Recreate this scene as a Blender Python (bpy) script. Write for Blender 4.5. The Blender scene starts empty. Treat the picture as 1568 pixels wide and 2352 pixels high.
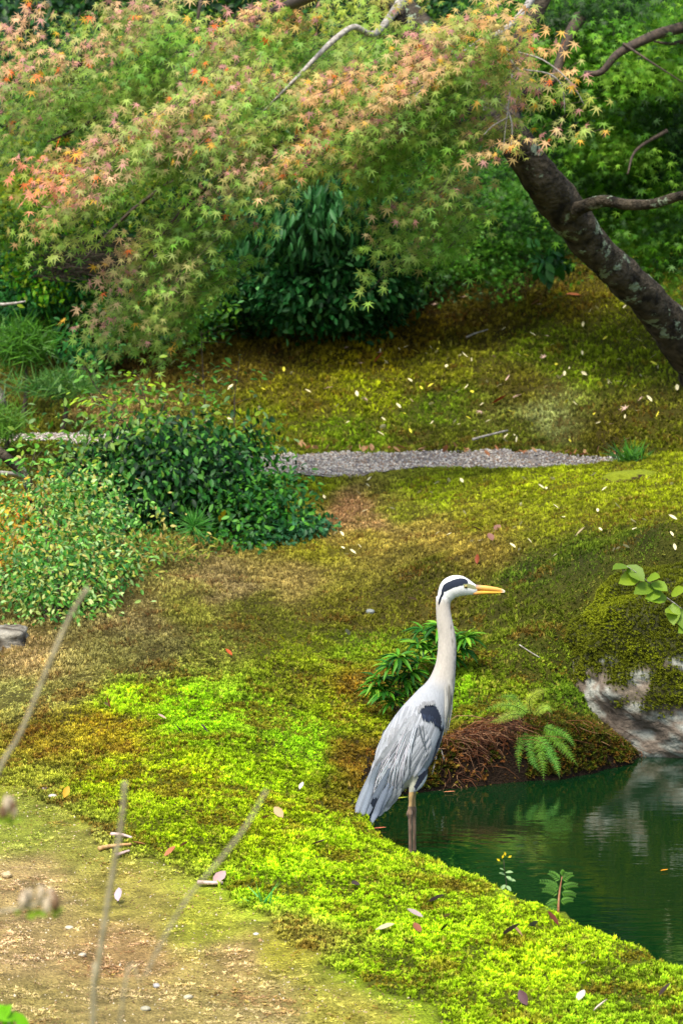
import bpy, math, random
import numpy as np
from mathutils import Vector, Matrix
from mathutils.bvhtree import BVHTree

rng = np.random.default_rng(7)
random.seed(7)
scene = bpy.context.scene
COL = scene.collection

# ------------------------------------------------------------------ camera
CAM_H = 2.2
FPX = 7000.0                      # focal length in photograph pixels (1568 x 2352)
PITCH = math.atan((1176 - 435) / FPX)
cam_data = bpy.data.cameras.new('camera')
cam = bpy.data.objects.new('camera', cam_data)
COL.objects.link(cam)
cam.location = (0, 0, CAM_H)
cam.rotation_euler = (math.pi / 2 - PITCH, 0, 0)
cam_data.sensor_fit = 'VERTICAL'
cam_data.sensor_height = 24.0
cam_data.lens = 24.0 * FPX / 2352.0
cam_data.clip_start = 0.1
cam_data.clip_end = 500
cam_data.dof.use_dof = True
cam_data.dof.focus_distance = 10.0
cam_data.dof.aperture_fstop = 6.5
scene.camera = cam

# ------------------------------------------------------------------ light
SUN_EL, SUN_AZ = math.radians(60), math.radians(-25)    # azimuth seen from the scene, 0 = behind the camera
world = bpy.data.worlds.new('World')
scene.world = world
world.use_nodes = True
wn = world.node_tree
bg = wn.nodes['Background']
sky = wn.nodes.new('ShaderNodeTexSky')
sky.sky_type = 'NISHITA'
sky.sun_disc = False
sky.sun_elevation = SUN_EL
sky.dust_density = 3.0
sky.air_density = 1.0
wn.links.new(sky.outputs[0], bg.inputs[0])
bg.inputs[1].default_value = 0.15
sun_dir = Vector((math.sin(SUN_AZ) * math.cos(SUN_EL), -math.cos(SUN_AZ) * math.cos(SUN_EL), math.sin(SUN_EL)))
sky.sun_rotation = math.atan2(sun_dir.x, sun_dir.y)
sd = bpy.data.lights.new('sun', 'SUN')
sd.energy = 2.6
sd.angle = math.radians(16)
sd.color = (1.0, 0.95, 0.86)
sun = bpy.data.objects.new('sun', sd)
sun.rotation_euler = sun_dir.to_track_quat('Z', 'Y').to_euler()
sun.location = (0, 0, 20)
COL.objects.link(sun)
scene.view_settings.view_transform = 'Standard'
scene.view_settings.look = 'None'
scene.view_settings.gamma = 1
scene.view_settings.use_curve_mapping = False
scene.view_settings.exposure = 0.98
scene.render.engine = 'CYCLES'
scene.cycles.max_bounces = 6
scene.cycles.diffuse_bounces = 3
scene.cycles.glossy_bounces = 3
scene.cycles.transmission_bounces = 4
scene.cycles.use_denoising = True
scene.cycles.caustics_reflective = False
scene.cycles.caustics_refractive = False

# ------------------------------------------------------------------ helpers
def lin(c):
    c = np.asarray(c, float) / 255.0
    return np.where(c <= 0.04045, c / 12.92, ((c + 0.055) / 1.055) ** 2.4)

def ray(px, py):
    px = np.asarray(px, float); py = np.asarray(py, float)
    u = (px - 784) / FPX; v = -(py - 1176) / FPX
    sp, cp = math.sin(PITCH), math.cos(PITCH)
    return np.stack([u, cp + v * sp, -sp + v * cp], -1)

def W(px, py, Y):
    d = ray(px, py)
    t = np.asarray(Y, float) / d[..., 1]
    return np.array([0, 0, CAM_H]) + d * t[..., None]

def Wz(px, py, z):
    d = ray(px, py)
    t = (np.asarray(z, float) - CAM_H) / d[..., 2]
    return np.array([0, 0, CAM_H]) + d * t[..., None]

def project(p):
    p = np.asarray(p, float)
    sp, cp = math.sin(PITCH), math.cos(PITCH)
    x, y, z = p[..., 0], p[..., 1], p[..., 2] - CAM_H
    f = np.maximum(y * cp - z * sp, 0.05)
    v = y * sp + z * cp
    return 784 + FPX * x / f, 1176 - FPX * v / f

def _h(ix, iy, iz, s):
    n = (ix.astype(np.int64) * 374761393 + iy.astype(np.int64) * 668265263 + iz.astype(np.int64) * 2147483647 + s * 974634777) & 0x7fffffff
    n = (n ^ (n >> 13)) * 1274126177 & 0x7fffffff
    n = (n ^ (n >> 16)) & 0xffff
    return n / 65535.0

def vnoise(x, y, z=None, s=0):
    x = np.asarray(x, float); y = np.asarray(y, float)
    z = np.zeros_like(x) if z is None else np.asarray(z, float)
    xi, yi, zi = np.floor(x), np.floor(y), np.floor(z)
    fx, fy, fz = x - xi, y - yi, z - zi
    fx = fx * fx * (3 - 2 * fx); fy = fy * fy * (3 - 2 * fy); fz = fz * fz * (3 - 2 * fz)
    xi = xi.astype(np.int64); yi = yi.astype(np.int64); zi = zi.astype(np.int64)
    r = 0
    for a in (0, 1):
        for b in (0, 1):
            for c in (0, 1):
                w = (fx if a else 1 - fx) * (fy if b else 1 - fy) * (fz if c else 1 - fz)
                r = r + w * _h(xi + a, yi + b, zi + c, s)
    return r * 2 - 1

def fbm(x, y, z=None, s=0, o=4):
    r, a, f, t = 0, 1.0, 1.0, 0
    for k in range(o):
        r = r + a * vnoise(x * f, y * f, None if z is None else z * f, s + k * 17)
        t += a; a *= 0.5; f *= 2.03
    return r / t

def sstep(a, b, x):
    t = np.clip((x - a) / (b - a), 0, 1)
    return t * t * (3 - 2 * t)

def norm(v):
    v = np.asarray(v, float)
    return v / np.maximum(np.linalg.norm(v, axis=-1, keepdims=True), 1e-9)

def rand(a, b, n=None):
    return rng.uniform(a, b, n)

# ---- materials
def new_mat(name):
    m = bpy.data.materials.new(name); m.use_nodes = True
    nt = m.node_tree
    return m, nt, nt.nodes['Principled BSDF'], nt.nodes['Material Output']

def N(nt, t, **k):
    n = nt.nodes.new(t)
    for a, b in k.items():
        setattr(n, a, b)
    return n

def mat_leaf(name, color=None, rough=0.45, trans=0.35, inst=False, spec=0.4, attr='tint', vary=0.25):
    """leaf: colour from attribute (or given), gloss plus light through the blade"""
    m, nt, b, out = new_mat(name)
    if color is None:
        a = N(nt, 'ShaderNodeAttribute', attribute_name=attr)
        a.attribute_type = 'INSTANCER' if inst else 'GEOMETRY'
        src = a.outputs['Color']
    else:
        a = N(nt, 'ShaderNodeRGB'); a.outputs[0].default_value = (*color, 1); src = a.outputs[0]
    tc = N(nt, 'ShaderNodeTexCoord')
    no = N(nt, 'ShaderNodeTexNoise'); no.inputs['Scale'].default_value = 60
    nt.links.new(tc.outputs['Object'], no.inputs['Vector'])
    mr = N(nt, 'ShaderNodeMapRange')
    mr.inputs['To Min'].default_value = 1 - vary; mr.inputs['To Max'].default_value = 1 + vary
    nt.links.new(no.outputs['Fac'], mr.inputs['Value'])
    mx = N(nt, 'ShaderNodeVectorMath', operation='SCALE')
    nt.links.new(src, mx.inputs[0]); nt.links.new(mr.outputs[0], mx.inputs['Scale'])
    nt.links.new(mx.outputs[0], b.inputs['Base Color'])
    b.inputs['Roughness'].default_value = rough
    b.inputs['Specular IOR Level'].default_value = spec
    if trans > 0:
        tr = N(nt, 'ShaderNodeBsdfTranslucent'); nt.links.new(mx.outputs[0], tr.inputs[0])
        ms = N(nt, 'ShaderNodeMixShader'); ms.inputs[0].default_value = trans
        nt.links.new(b.outputs[0], ms.inputs[1]); nt.links.new(tr.outputs[0], ms.inputs[2])
        nt.links.new(ms.outputs[0], out.inputs[0])
    return m

def mat_noise(name, c1, c2, scale=20, rough=0.8, bump=0.3, bscale=60, c3=None, lo3=0.58, s3=6, dist=0.01, stretch=(1, 1, 1)):
    m, nt, b, out = new_mat(name)
    tc = N(nt, 'ShaderNodeTexCoord')
    mp = N(nt, 'ShaderNodeMapping'); mp.inputs['Scale'].default_value = stretch
    nt.links.new(tc.outputs['Object'], mp.inputs[0])
    n1 = N(nt, 'ShaderNodeTexNoise'); n1.inputs['Scale'].default_value = scale; n1.inputs['Detail'].default_value = 6
    nt.links.new(mp.outputs[0], n1.inputs['Vector'])
    r = N(nt, 'ShaderNodeValToRGB'); r.color_ramp.elements[0].position = 0.35; r.color_ramp.elements[1].position = 0.65
    r.color_ramp.elements[0].color = (*c1, 1); r.color_ramp.elements[1].color = (*c2, 1)
    nt.links.new(n1.outputs['Fac'], r.inputs[0])
    src = r.outputs[0]
    if c3 is not None:
        n3 = N(nt, 'ShaderNodeTexNoise'); n3.inputs['Scale'].default_value = s3; n3.inputs['Detail'].default_value = 8
        n3.inputs['Roughness'].default_value = 0.7
        nt.links.new(tc.outputs['Object'], n3.inputs['Vector'])
        r3 = N(nt, 'ShaderNodeValToRGB'); r3.color_ramp.elements[0].position = lo3; r3.color_ramp.elements[1].position = lo3 + 0.03
        nt.links.new(n3.outputs['Fac'], r3.inputs[0]); b.inputs['Specular IOR Level'].default_value = .15
        mx = N(nt, 'ShaderNodeMix', data_type='RGBA')
        nt.links.new(r3.outputs[0], mx.inputs[0]); nt.links.new(src, mx.inputs[6]); mx.inputs[7].default_value = (*c3, 1)
        src = mx.outputs[2]
    nt.links.new(src, b.inputs['Base Color'])
    b.inputs['Roughness'].default_value = rough
    nb = N(nt, 'ShaderNodeTexNoise'); nb.inputs['Scale'].default_value = bscale; nb.inputs['Detail'].default_value = 5
    nt.links.new(mp.outputs[0], nb.inputs['Vector'])
    bp = N(nt, 'ShaderNodeBump'); bp.inputs['Strength'].default_value = bump; bp.inputs['Distance'].default_value = dist
    nt.links.new(nb.outputs['Fac'], bp.inputs['Height']); nt.links.new(bp.outputs[0], b.inputs['Normal'])
    return m

# ---- mesh objects
def loc_of(o):
    return np.array(o['_loc']) if (o is not None and '_loc' in o) else np.zeros(3)

def mesh_obj(name, v, f, mat, parent=None, tint=None, origin=None, smooth=True):
    """v world coordinates; f (n,3) or (n,4) array or list of faces"""
    v = np.asarray(v, float)
    o0 = loc_of(parent) if parent is not None else (np.zeros(3) if origin is None else np.asarray(origin, float))
    me = bpy.data.meshes.new(name)
    vv = v - o0
    if isinstance(f, np.ndarray):
        k = f.shape[1]; nf = len(f)
        me.vertices.add(len(vv)); me.vertices.foreach_set('co', vv.ravel())
        me.loops.add(nf * k); me.loops.foreach_set('vertex_index', f.ravel().astype(np.int32))
        me.polygons.add(nf)
        me.polygons.foreach_set('loop_start', np.arange(nf, dtype=np.int32) * k)
        me.polygons.foreach_set('loop_total', np.full(nf, k, dtype=np.int32))
        me.update(calc_edges=True)
    else:
        me.from_pydata(vv.tolist(), [], f); me.update()
    me.polygons.foreach_set('use_smooth', np.full(len(me.polygons), smooth))
    if tint is not None:
        t = np.asarray(tint, float)
        if t.ndim == 1: t = np.tile(t, (len(v), 1))
        a = me.color_attributes.new('tint', 'FLOAT_COLOR', 'POINT')
        a.data.foreach_set('color', np.concatenate([t, np.ones((len(t), 1))], 1).ravel())
    me.materials.append(mat)
    o = bpy.data.objects.new(name, me); COL.objects.link(o)
    if parent is not None: o.parent = parent
    else: o.location = o0
    o['_loc'] = list(map(float, o0))
    return o

def empty(name, loc, label, cat, group=None):
    o = bpy.data.objects.new(name, None); COL.objects.link(o)
    o.location = tuple(map(float, loc)); o['_loc'] = list(map(float, loc)); o.empty_display_size = 0.05
    return tag(o, label, cat, group)

def tag(o, label=None, cat=None, group=None, kind=None):
    if label: o['label'] = label
    if cat: o['category'] = cat
    if group: o['group'] = group
    if kind: o['kind'] = kind
    return o

def smooth_path(pts, n):
    """Catmull-Rom through pts (k,d) -> (n,d)"""
    p = np.asarray(pts, float)
    if len(p) == 2:
        t = np.linspace(0, 1, n)[:, None]
        return p[0] * (1 - t) + p[1] * t
    q = np.vstack([2 * p[0] - p[1], p, 2 * p[-1] - p[-2]])
    t = np.linspace(0, len(p) - 1 - 1e-6, n); i = t.astype(int); u = (t - i)[:, None]
    a, b, c, d = q[i], q[i + 1], q[i + 2], q[i + 3]
    return 0.5 * (2 * b + (c - a) * u + (2 * a - 5 * b + 4 * c - d) * u ** 2 + (3 * b - a - 3 * c + d) * u ** 3)

def tube_arrays(path, rad, seg=8, rough=0.0, seed=0):
    path = np.asarray(path, float); n = len(path)
    rad = np.asarray(rad, float) * np.ones(n)
    t = norm(np.gradient(path, axis=0))
    ref = np.array([0.31, 0.17, 0.93]) if abs(t[0, 2]) < 0.9 else np.array([1.0, 0.1, 0])
    a = norm(np.cross(t, ref)); b = np.cross(t, a)
    th = np.linspace(0, 2 * np.pi, seg, endpoint=False)
    ring = a[:, None, :] * np.cos(th)[None, :, None] + b[:, None, :] * np.sin(th)[None, :, None]
    r = rad[:, None] * np.ones((n, seg))
    if rough > 0:
        pp = path[:, None, :] + ring * rad[:, None, None]
        r = r * (1 + rough * fbm(pp[..., 0] * 9, pp[..., 1] * 9, pp[..., 2] * 9, seed, 4))
    v = (path[:, None, :] + ring * r[..., None]).reshape(-1, 3)
    i = np.arange(n - 1)[:, None] * seg; j = np.arange(seg)[None, :]; j2 = (j + 1) % seg
    f = np.stack([i + j, i + j2, i + seg + j2, i + seg + j], -1).reshape(-1, 4)
    v = np.vstack([v, path[0], path[-1]])
    k = len(v)
    jj = np.arange(seg); jn = (jj + 1) % seg
    c1 = np.stack([np.full(seg, k - 2), jn, jj, jj], -1)[:, :3]
    c2 = np.stack([np.full(seg, k - 1), (n - 1) * seg + jj, (n - 1) * seg + jn], -1)
    tri = np.vstack([f[:, [0, 1, 2]], f[:, [0, 2, 3]], c1, c2])
    return v, tri

def join(parts):
    vs, fs, k = [], [], 0
    for v, f in parts:
        vs.append(v); fs.append(f + k); k += len(v)
    return np.vstack(vs), np.vstack(fs)

def tube(name, path, rad, mat, parent=None, seg=8, n=None, **k):
    if n: 
        r = np.interp(np.linspace(0, 1, n), np.linspace(0, 1, len(path)), np.asarray(rad, float) * np.ones(len(path)))
        path = smooth_path(path, n); rad = r
    v, f = tube_arrays(path, rad, seg, k.pop('rough', 0), k.pop('seed', 0))
    return mesh_obj(name, v, f, mat, parent, **k)

# ---- leaf templates: base at the origin, tip towards +Y, face +Z
def T_maple():
    ang = np.radians([-128, -84, -42, 0, 42, 84, 128]); ln = np.array([.42, .74, .93, 1.05, .93, .74, .42])
    v = [(0, 0, 0)]; f = []
    not_a = np.radians([-150, -106, -63, -21, 21, 63, 106, 150]); nl = np.array([.08, .17, .21, .24, .24, .21, .17, .08])
    for a, l in zip(not_a, nl): v.append((math.sin(a) * l, math.cos(a) * l, 0.02))
    for a, l in zip(ang, ln): v.append((math.sin(a) * l, math.cos(a) * l, -0.16 * l * l))
    for i in range(7): f += [(0, 1 + i, 9 + i), (0, 9 + i, 2 + i)]
    return np.array(v), np.array(f)

def T_oval(w=0.42, curl=0.18, fold=0.12, pt=1.0):
    ys = [0, .25, .55, .82]; ws = [0.02, .8 * w * .5 * 2 / 2, w / 2, w * .3]
    v = []; f = []
    for y, x in zip(ys, ws):
        z = -curl * y * y
        v += [(-x, y, z + fold * x * 2), (0, y, z), (x, y, z + fold * x * 2)]
    v.append((0, pt, -curl)); 
    for i in range(3):
        a = 3 * i
        f += [(a, a + 1, a + 4), (a, a + 4, a + 3), (a + 1, a + 2, a + 5), (a + 1, a + 5, a + 4)]
    f += [(9, 10, 12), (10, 11, 12)]
    return np.array(v), np.array(f)

def T_needle():
    v = [(-.02, 0, 0), (.02, 0, 0), (0.03, .5, -.02), (-.03, .5, -.02), (0, 1, -.12)]
    return np.array(v), np.array([(0, 1, 2), (0, 2, 3), (3, 2, 4)])

MAPLE, OVAL, LANCE, NEEDLE = T_maple(), T_oval(.48), T_oval(.27, .35, .16), T_needle()
SMALL = (np.array([(0, 0, 0), (.28, .5, .05), (0, 1, -.1), (-.28, .5, .05)]), np.array([(0, 1, 2), (0, 2, 3)]))

def frames(fwd, nrm):
    y = norm(fwd); z = nrm - np.sum(nrm * y, -1, keepdims=True) * y; z = norm(z); x = np.cross(y, z)
    return np.stack([x, y, z], -1)

def stamp(tpl, pos, fwd, nrm, size, tint):
    """bake leaves -> verts, faces, tint"""
    tv, tf = tpl; R = frames(fwd, nrm)
    size = np.asarray(size, float) * np.ones(len(pos))
    v = np.einsum('nij,kj->nki', R, tv) * size[:, None, None] + pos[:, None, :]
    k = len(tv)
    f = tf[None] + (np.arange(len(pos)) * k)[:, None, None]
    t = np.repeat(tint[:, None, :], k, 1)
    return v.reshape(-1, 3), f.reshape(-1, 3), t.reshape(-1, 3)

def place_leaf_objects(name, tpl, pos, fwd, nrm, size, tint, mat, parent, nvar=14, part=True):
    """single leaves as objects of their own, sharing mesh data between alike ones"""
    if len(pos) == 0: return []
    R = frames(fwd, nrm); size = np.asarray(size, float) * np.ones(len(pos))
    key = tint @ np.array([3.1, 1.0, 2.0])
    order = np.argsort(key); groups = np.array_split(order, min(nvar, len(order)))
    o0 = loc_of(parent); res = []
    for g in groups:
        if len(g) == 0: continue
        c = tint[g].mean(0)
        me = bpy.data.meshes.new(name); me.from_pydata(tpl[0].tolist(), [], tpl[1].tolist()); me.update()
        a = me.color_attributes.new('tint', 'FLOAT_COLOR', 'POINT')
        a.data.foreach_set('color', np.tile(np.append(c, 1.0), len(tpl[0])))
        me.polygons.foreach_set('use_smooth', np.ones(len(me.polygons), bool))
        me.materials.append(mat)
        for i in g:
            o = bpy.data.objects.new(name, me); COL.objects.link(o)
            M = Matrix(R[i].tolist()).to_4x4() @ Matrix.Diagonal((size[i],) * 3 + (1,))
            M.translation = Vector((pos[i] - o0).tolist())
            if parent is not None: o.parent = parent
            o.matrix_local = M
            res.append(o)
    return res

def foliage(parent, tpl, pos, fwd, nrm, size, tint, mat, single=0, name='foliage'):
    """the `single` best seen leaves become parts named leaf, the rest one mass"""
    n = len(pos); size = np.asarray(size, float) * np.ones(n)
    px, py = project(pos)
    inside = (px > -20) & (px < 1590) & (py > -20) & (py < 2370)
    sc = np.where(inside, size / pos[:, 1] * (1 - 0.06 * pos[:, 1] / pos[:, 1].mean()), -1) - 0.004 * (pos[:, 1] - pos[:, 1].min())
    sc = np.where(inside, sc, -9)
    idx = np.argsort(-sc)[:single] if single else np.array([], int)
    m = np.ones(n, bool); m[idx] = False
    if single: place_leaf_objects('leaf', tpl, pos[idx], fwd[idx], nrm[idx], size[idx], tint[idx], mat, parent)
    if m.any():
        v, f, t = stamp(tpl, pos[m], fwd[m], nrm[m], size[m], tint[m])
        o = mesh_obj(name, v, f, mat, parent, tint=t, smooth=True)
        o['kind'] = 'stuff'
        return o

# ------------------------------------------------------------------ terrain shape
# (px, py, height) : places read from the photograph
CZ = [(0,2352,.12),(784,2352,.10),(1568,2352,.10),(0,2100,.14),(400,2100,.12),(800,2150,.13),(1200,2200,.11),(1000,2050,.12),(1400,2220,.11),
      (0,1900,.17),(300,1850,.20),(600,1850,.20),(780,1880,.14),(0,1700,.20),(300,1700,.26),(600,1700,.27),(790,1760,.17),
      (0,1550,.27),(400,1550,.34),(700,1550,.31),(860,1640,.21),(960,1640,.20),(1100,1650,.21),(1250,1640,.22),(1390,1700,.13),(1450,1660,.07),(1560,1690,.05),
      (0,1450,.33),(400,1450,.40),(800,1450,.37),(1100,1480,.35),(1300,1480,.40),
      (0,1350,.40),(400,1350,.45),(800,1350,.43),(1100,1350,.51),(1300,1350,.57),(1500,1300,.69),(1568,1220,.79),
      (400,1250,.52),(800,1262,.50),(1100,1265,.62),(1300,1232,.69),
      (100,1150,.66),(400,1150,.62),(800,1150,.62),(1200,1150,.71),(1568,1130,.79)]
CY = [(0,1035,17.2),(0,1005,18.0),(100,1020,17.2),(100,1000,18.0),(400,1060,16.7),(400,1020,17.7),(800,1100,16.0),(800,1045,17.2),(1100,1085,16.0),(1100,1048,17.0),
      (1400,1074,16.1),(1400,1052,16.9),(1480,1056,15.95),(1568,1044,15.9),(1700,1036,15.9),(1480,1040,17.0),(1568,1030,17.2),
      (1000,900,18.3),(1000,700,20.0),(1000,600,21.0),(1500,960,17.5),(1500,850,18.3),(1500,650,19.7),(1500,400,22.0),
      (200,850,19.4),(200,780,20.4),(400,760,20.3),(700,760,19.7),(600,900,18.6),(0,900,19.2),(1250,800,18.9)]
CW = [(-3,24,2.4),(0,24,2.7),(3,24,3.2),(-4,34,7.0),(0,34,7.0),(4,34,7.5),(-.9,7,.12),(.9,7,.10)]
_pts = [Wz(a, b, c) for a, b, c in CZ] + [W(a, b, np.float64(c)) for a, b, c in CY] + [np.array(c, float) for c in CW]
_pts = np.array(_pts)
def _k(r2): return np.where(r2 > 1e-12, 0.5 * r2 * np.log(np.maximum(r2, 1e-12)), 0)
_n = len(_pts)
_A = np.zeros((_n + 3, _n + 3))
_d = _pts[:, None, :2] - _pts[None, :, :2]
_A[:_n, :_n] = _k((_d ** 2).sum(-1)) + np.eye(_n) * 0.004
_A[:_n, _n:] = np.c_[np.ones(_n), _pts[:, :2]]; _A[_n:, :_n] = _A[:_n, _n:].T
_w = np.linalg.solve(_A, np.append(_pts[:, 2], [0, 0, 0]))
def tps(x, y):
    out = np.empty(x.size); xf, yf = x.ravel(), y.ravel()
    for i in range(0, x.size, 40000):
        a, b = xf[i:i + 40000], yf[i:i + 40000]
        r2 = (a[:, None] - _pts[None, :, 0]) ** 2 + (b[:, None] - _pts[None, :, 1]) ** 2
        out[i:i + 40000] = _k(r2) @ _w[:_n] + _w[_n] + _w[_n + 1] * a + _w[_n + 2] * b
    return out.reshape(x.shape)

near_lip = Wz([862, 905, 950, 1040, 1130, 1200, 1270, 1400, 1568, 1760, 2300], [1905, 1935, 1962, 1992, 2022, 2055, 2092, 2150, 2222, 2330, 2700], 0.095)[:, :2]
far_line = Wz([2600, 2000, 1700, 1568, 1480, 1400, 1300, 1200, 1130, 1050, 990, 940, 900, 872, 855], [1700, 1710, 1722, 1735, 1745, 1768, 1788, 1792, 1800, 1812, 1818, 1822, 1836, 1862, 1885], 0.0)[:, :2]
POND = np.vstack([near_lip, [[5.5, 6.2], [7.5, 9.0]], far_line])
def pond_sd(x, y):
    """signed distance, positive inside the pond"""
    x = np.asarray(x, float); y = np.asarray(y, float)
    best = np.full(x.shape, 1e9); inside = np.zeros(x.shape, bool)
    for i in range(len(POND)):
        a, b = POND[i - 1], POND[i]; e = b - a; L = e @ e
        t = np.clip(((x - a[0]) * e[0] + (y - a[1]) * e[1]) / L, 0, 1)
        best = np.minimum(best, np.hypot(x - a[0] - t * e[0], y - a[1] - t * e[1]))
        c = ((a[1] > y) != (b[1] > y)) & (x < (b[0] - a[0]) * (y - a[1]) / (b[1] - a[1] + 1e-12) + a[0])
        inside ^= c
    return np.where(inside, best, -best)

def H(x, y):
    x = np.asarray(x, float); y = np.asarray(y, float)
    lim = 0.13 * np.clip(y, 7, 34) + 0.35
    xc = lim * np.tanh(x / lim * 0.9) / 0.9 * 0.98
    xc = np.where(np.abs(x) < lim * 0.8, x, np.sign(x) * (lim * 0.8 + (lim * .3) * np.tanh((np.abs(x) - lim * .8) / (lim * .3))))
    z = tps(xc, np.clip(y, 7, 34))
    wav = fbm(x * 1.3, y * 1.3, None, 3, 3) * 0.02 + fbm(x * 5, y * 5, None, 9, 3) * 0.012
    lumpy = np.abs(vnoise(x * 11 + 3, y * 9, None, 21)) * 0.014 + vnoise(x * 26, y * 24, None, 5) * 0.0045
    z = z + wav * np.where(y > 16.5, 1.8, 1.0) + lumpy * np.where(y < 12, 1.0, 0.7)
    z = z + sstep(17.2, 19, y) * fbm(x * .9 + 4, y * 1.6, None, 31, 3) * 0.05
    sd_ = pond_sd(x, y) + fbm(x * 9, y * 9, None, 41, 3) * 0.032
    near = sstep(10.6, 10.0, y)
    k = sstep(-0.045, 0.10, sd_)
    z = z * (1 - k) + (-0.42) * k
    return z

# ------------------------------------------------------------------ ground colours (blended from anchor points, darker near the top of the slope)
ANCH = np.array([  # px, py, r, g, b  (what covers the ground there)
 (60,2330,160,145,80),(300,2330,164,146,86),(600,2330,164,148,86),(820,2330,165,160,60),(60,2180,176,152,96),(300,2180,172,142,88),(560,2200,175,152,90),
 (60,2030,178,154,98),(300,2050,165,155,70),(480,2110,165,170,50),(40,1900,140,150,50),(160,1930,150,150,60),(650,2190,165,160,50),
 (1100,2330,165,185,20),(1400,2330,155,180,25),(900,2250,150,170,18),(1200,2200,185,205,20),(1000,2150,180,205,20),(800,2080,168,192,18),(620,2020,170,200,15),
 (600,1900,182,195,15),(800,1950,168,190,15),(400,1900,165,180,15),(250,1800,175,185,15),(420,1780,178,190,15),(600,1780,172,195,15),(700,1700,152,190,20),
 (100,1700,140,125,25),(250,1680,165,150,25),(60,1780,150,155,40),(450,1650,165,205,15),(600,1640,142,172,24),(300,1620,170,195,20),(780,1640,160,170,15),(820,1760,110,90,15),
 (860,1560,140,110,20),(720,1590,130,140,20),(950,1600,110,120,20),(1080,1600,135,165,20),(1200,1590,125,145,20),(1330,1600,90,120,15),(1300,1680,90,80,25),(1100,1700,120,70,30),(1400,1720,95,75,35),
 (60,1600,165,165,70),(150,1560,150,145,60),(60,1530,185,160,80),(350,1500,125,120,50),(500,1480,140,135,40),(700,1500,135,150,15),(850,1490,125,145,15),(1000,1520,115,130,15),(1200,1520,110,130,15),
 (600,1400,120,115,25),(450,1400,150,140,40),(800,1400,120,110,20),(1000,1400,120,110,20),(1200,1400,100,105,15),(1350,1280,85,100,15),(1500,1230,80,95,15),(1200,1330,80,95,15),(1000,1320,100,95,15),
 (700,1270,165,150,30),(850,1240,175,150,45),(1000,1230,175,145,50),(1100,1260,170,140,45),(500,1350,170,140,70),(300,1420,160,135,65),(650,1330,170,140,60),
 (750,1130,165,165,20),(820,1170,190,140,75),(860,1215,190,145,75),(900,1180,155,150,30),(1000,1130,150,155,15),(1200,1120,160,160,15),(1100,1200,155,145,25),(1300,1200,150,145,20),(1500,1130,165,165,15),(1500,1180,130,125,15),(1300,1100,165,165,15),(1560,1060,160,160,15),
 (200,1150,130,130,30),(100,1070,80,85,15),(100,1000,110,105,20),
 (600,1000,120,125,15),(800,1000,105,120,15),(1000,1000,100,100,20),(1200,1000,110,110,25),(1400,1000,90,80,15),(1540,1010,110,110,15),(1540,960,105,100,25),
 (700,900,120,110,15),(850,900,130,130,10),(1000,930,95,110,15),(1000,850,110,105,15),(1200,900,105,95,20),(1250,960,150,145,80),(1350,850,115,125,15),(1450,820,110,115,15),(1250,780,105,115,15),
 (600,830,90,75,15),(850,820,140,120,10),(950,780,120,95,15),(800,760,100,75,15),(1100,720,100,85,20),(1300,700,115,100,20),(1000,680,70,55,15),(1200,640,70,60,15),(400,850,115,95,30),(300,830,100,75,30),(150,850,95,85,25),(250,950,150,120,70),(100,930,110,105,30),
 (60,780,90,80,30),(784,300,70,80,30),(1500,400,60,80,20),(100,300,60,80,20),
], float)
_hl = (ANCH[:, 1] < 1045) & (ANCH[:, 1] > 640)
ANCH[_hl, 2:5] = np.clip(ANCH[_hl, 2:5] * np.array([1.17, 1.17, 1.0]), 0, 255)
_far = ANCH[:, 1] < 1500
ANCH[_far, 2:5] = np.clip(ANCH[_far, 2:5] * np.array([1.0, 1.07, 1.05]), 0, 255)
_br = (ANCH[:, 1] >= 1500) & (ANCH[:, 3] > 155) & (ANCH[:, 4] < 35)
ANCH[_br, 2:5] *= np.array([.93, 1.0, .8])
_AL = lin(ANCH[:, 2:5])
def ground_color(p, warp=1.0):
    px, py = project(p)
    x, y = p[..., 0], p[..., 1]
    px = px + 70 * warp * fbm(x * 3, y * 3, None, 51, 3); py = py + 38 * warp * fbm(x * 3 + 9, y * 2.2, None, 57, 3)
    s = px.shape; px, py = px.ravel(), py.ravel(); out = np.empty((px.size, 3))
    for i in range(0, px.size, 40000):
        a, b = px[i:i + 40000], py[i:i + 40000]
        w = 1.0 / (((a[:, None] - ANCH[:, 0]) / 1.5) ** 2 + (b[:, None] - ANCH[:, 1]) ** 2 + 150.0) ** 2
        out[i:i + 40000] = (w @ _AL) / w.sum(1)[:, None]
    return out.reshape(*s, 3)

def in_poly(px, py, poly):
    inside = np.zeros(np.shape(px), bool); P_ = np.asarray(poly, float)
    for i in range(len(P_)):
        a, b = P_[i - 1], P_[i]
        inside ^= ((a[1] > py) != (b[1] > py)) & (px < (b[0] - a[0]) * (py - a[1]) / (b[1] - a[1] + 1e-12) + a[0])
    return inside

# bright haircap moss cushion on the near bank
CUSH = [(-60,1640),(120,1600),(300,1560),(520,1525),(720,1500),(900,1490),(1100,1490),(1300,1520),(1360,1600),(1300,1700),(1000,1850),(900,1930),(1800,2330),(1800,2500),(1150,2420),(960,2310),(800,2225),(640,2160),(560,2070),(420,2000),(250,1950),(140,1860),(-60,1760)]
def cushion(p):
    px, py = project(p); x, y = p[..., 0], p[..., 1]
    return in_poly(px + 40 * fbm(x * 6, y * 6, None, 61, 3), py + 25 * fbm(x * 6, y * 6, None, 67, 3), CUSH)

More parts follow.
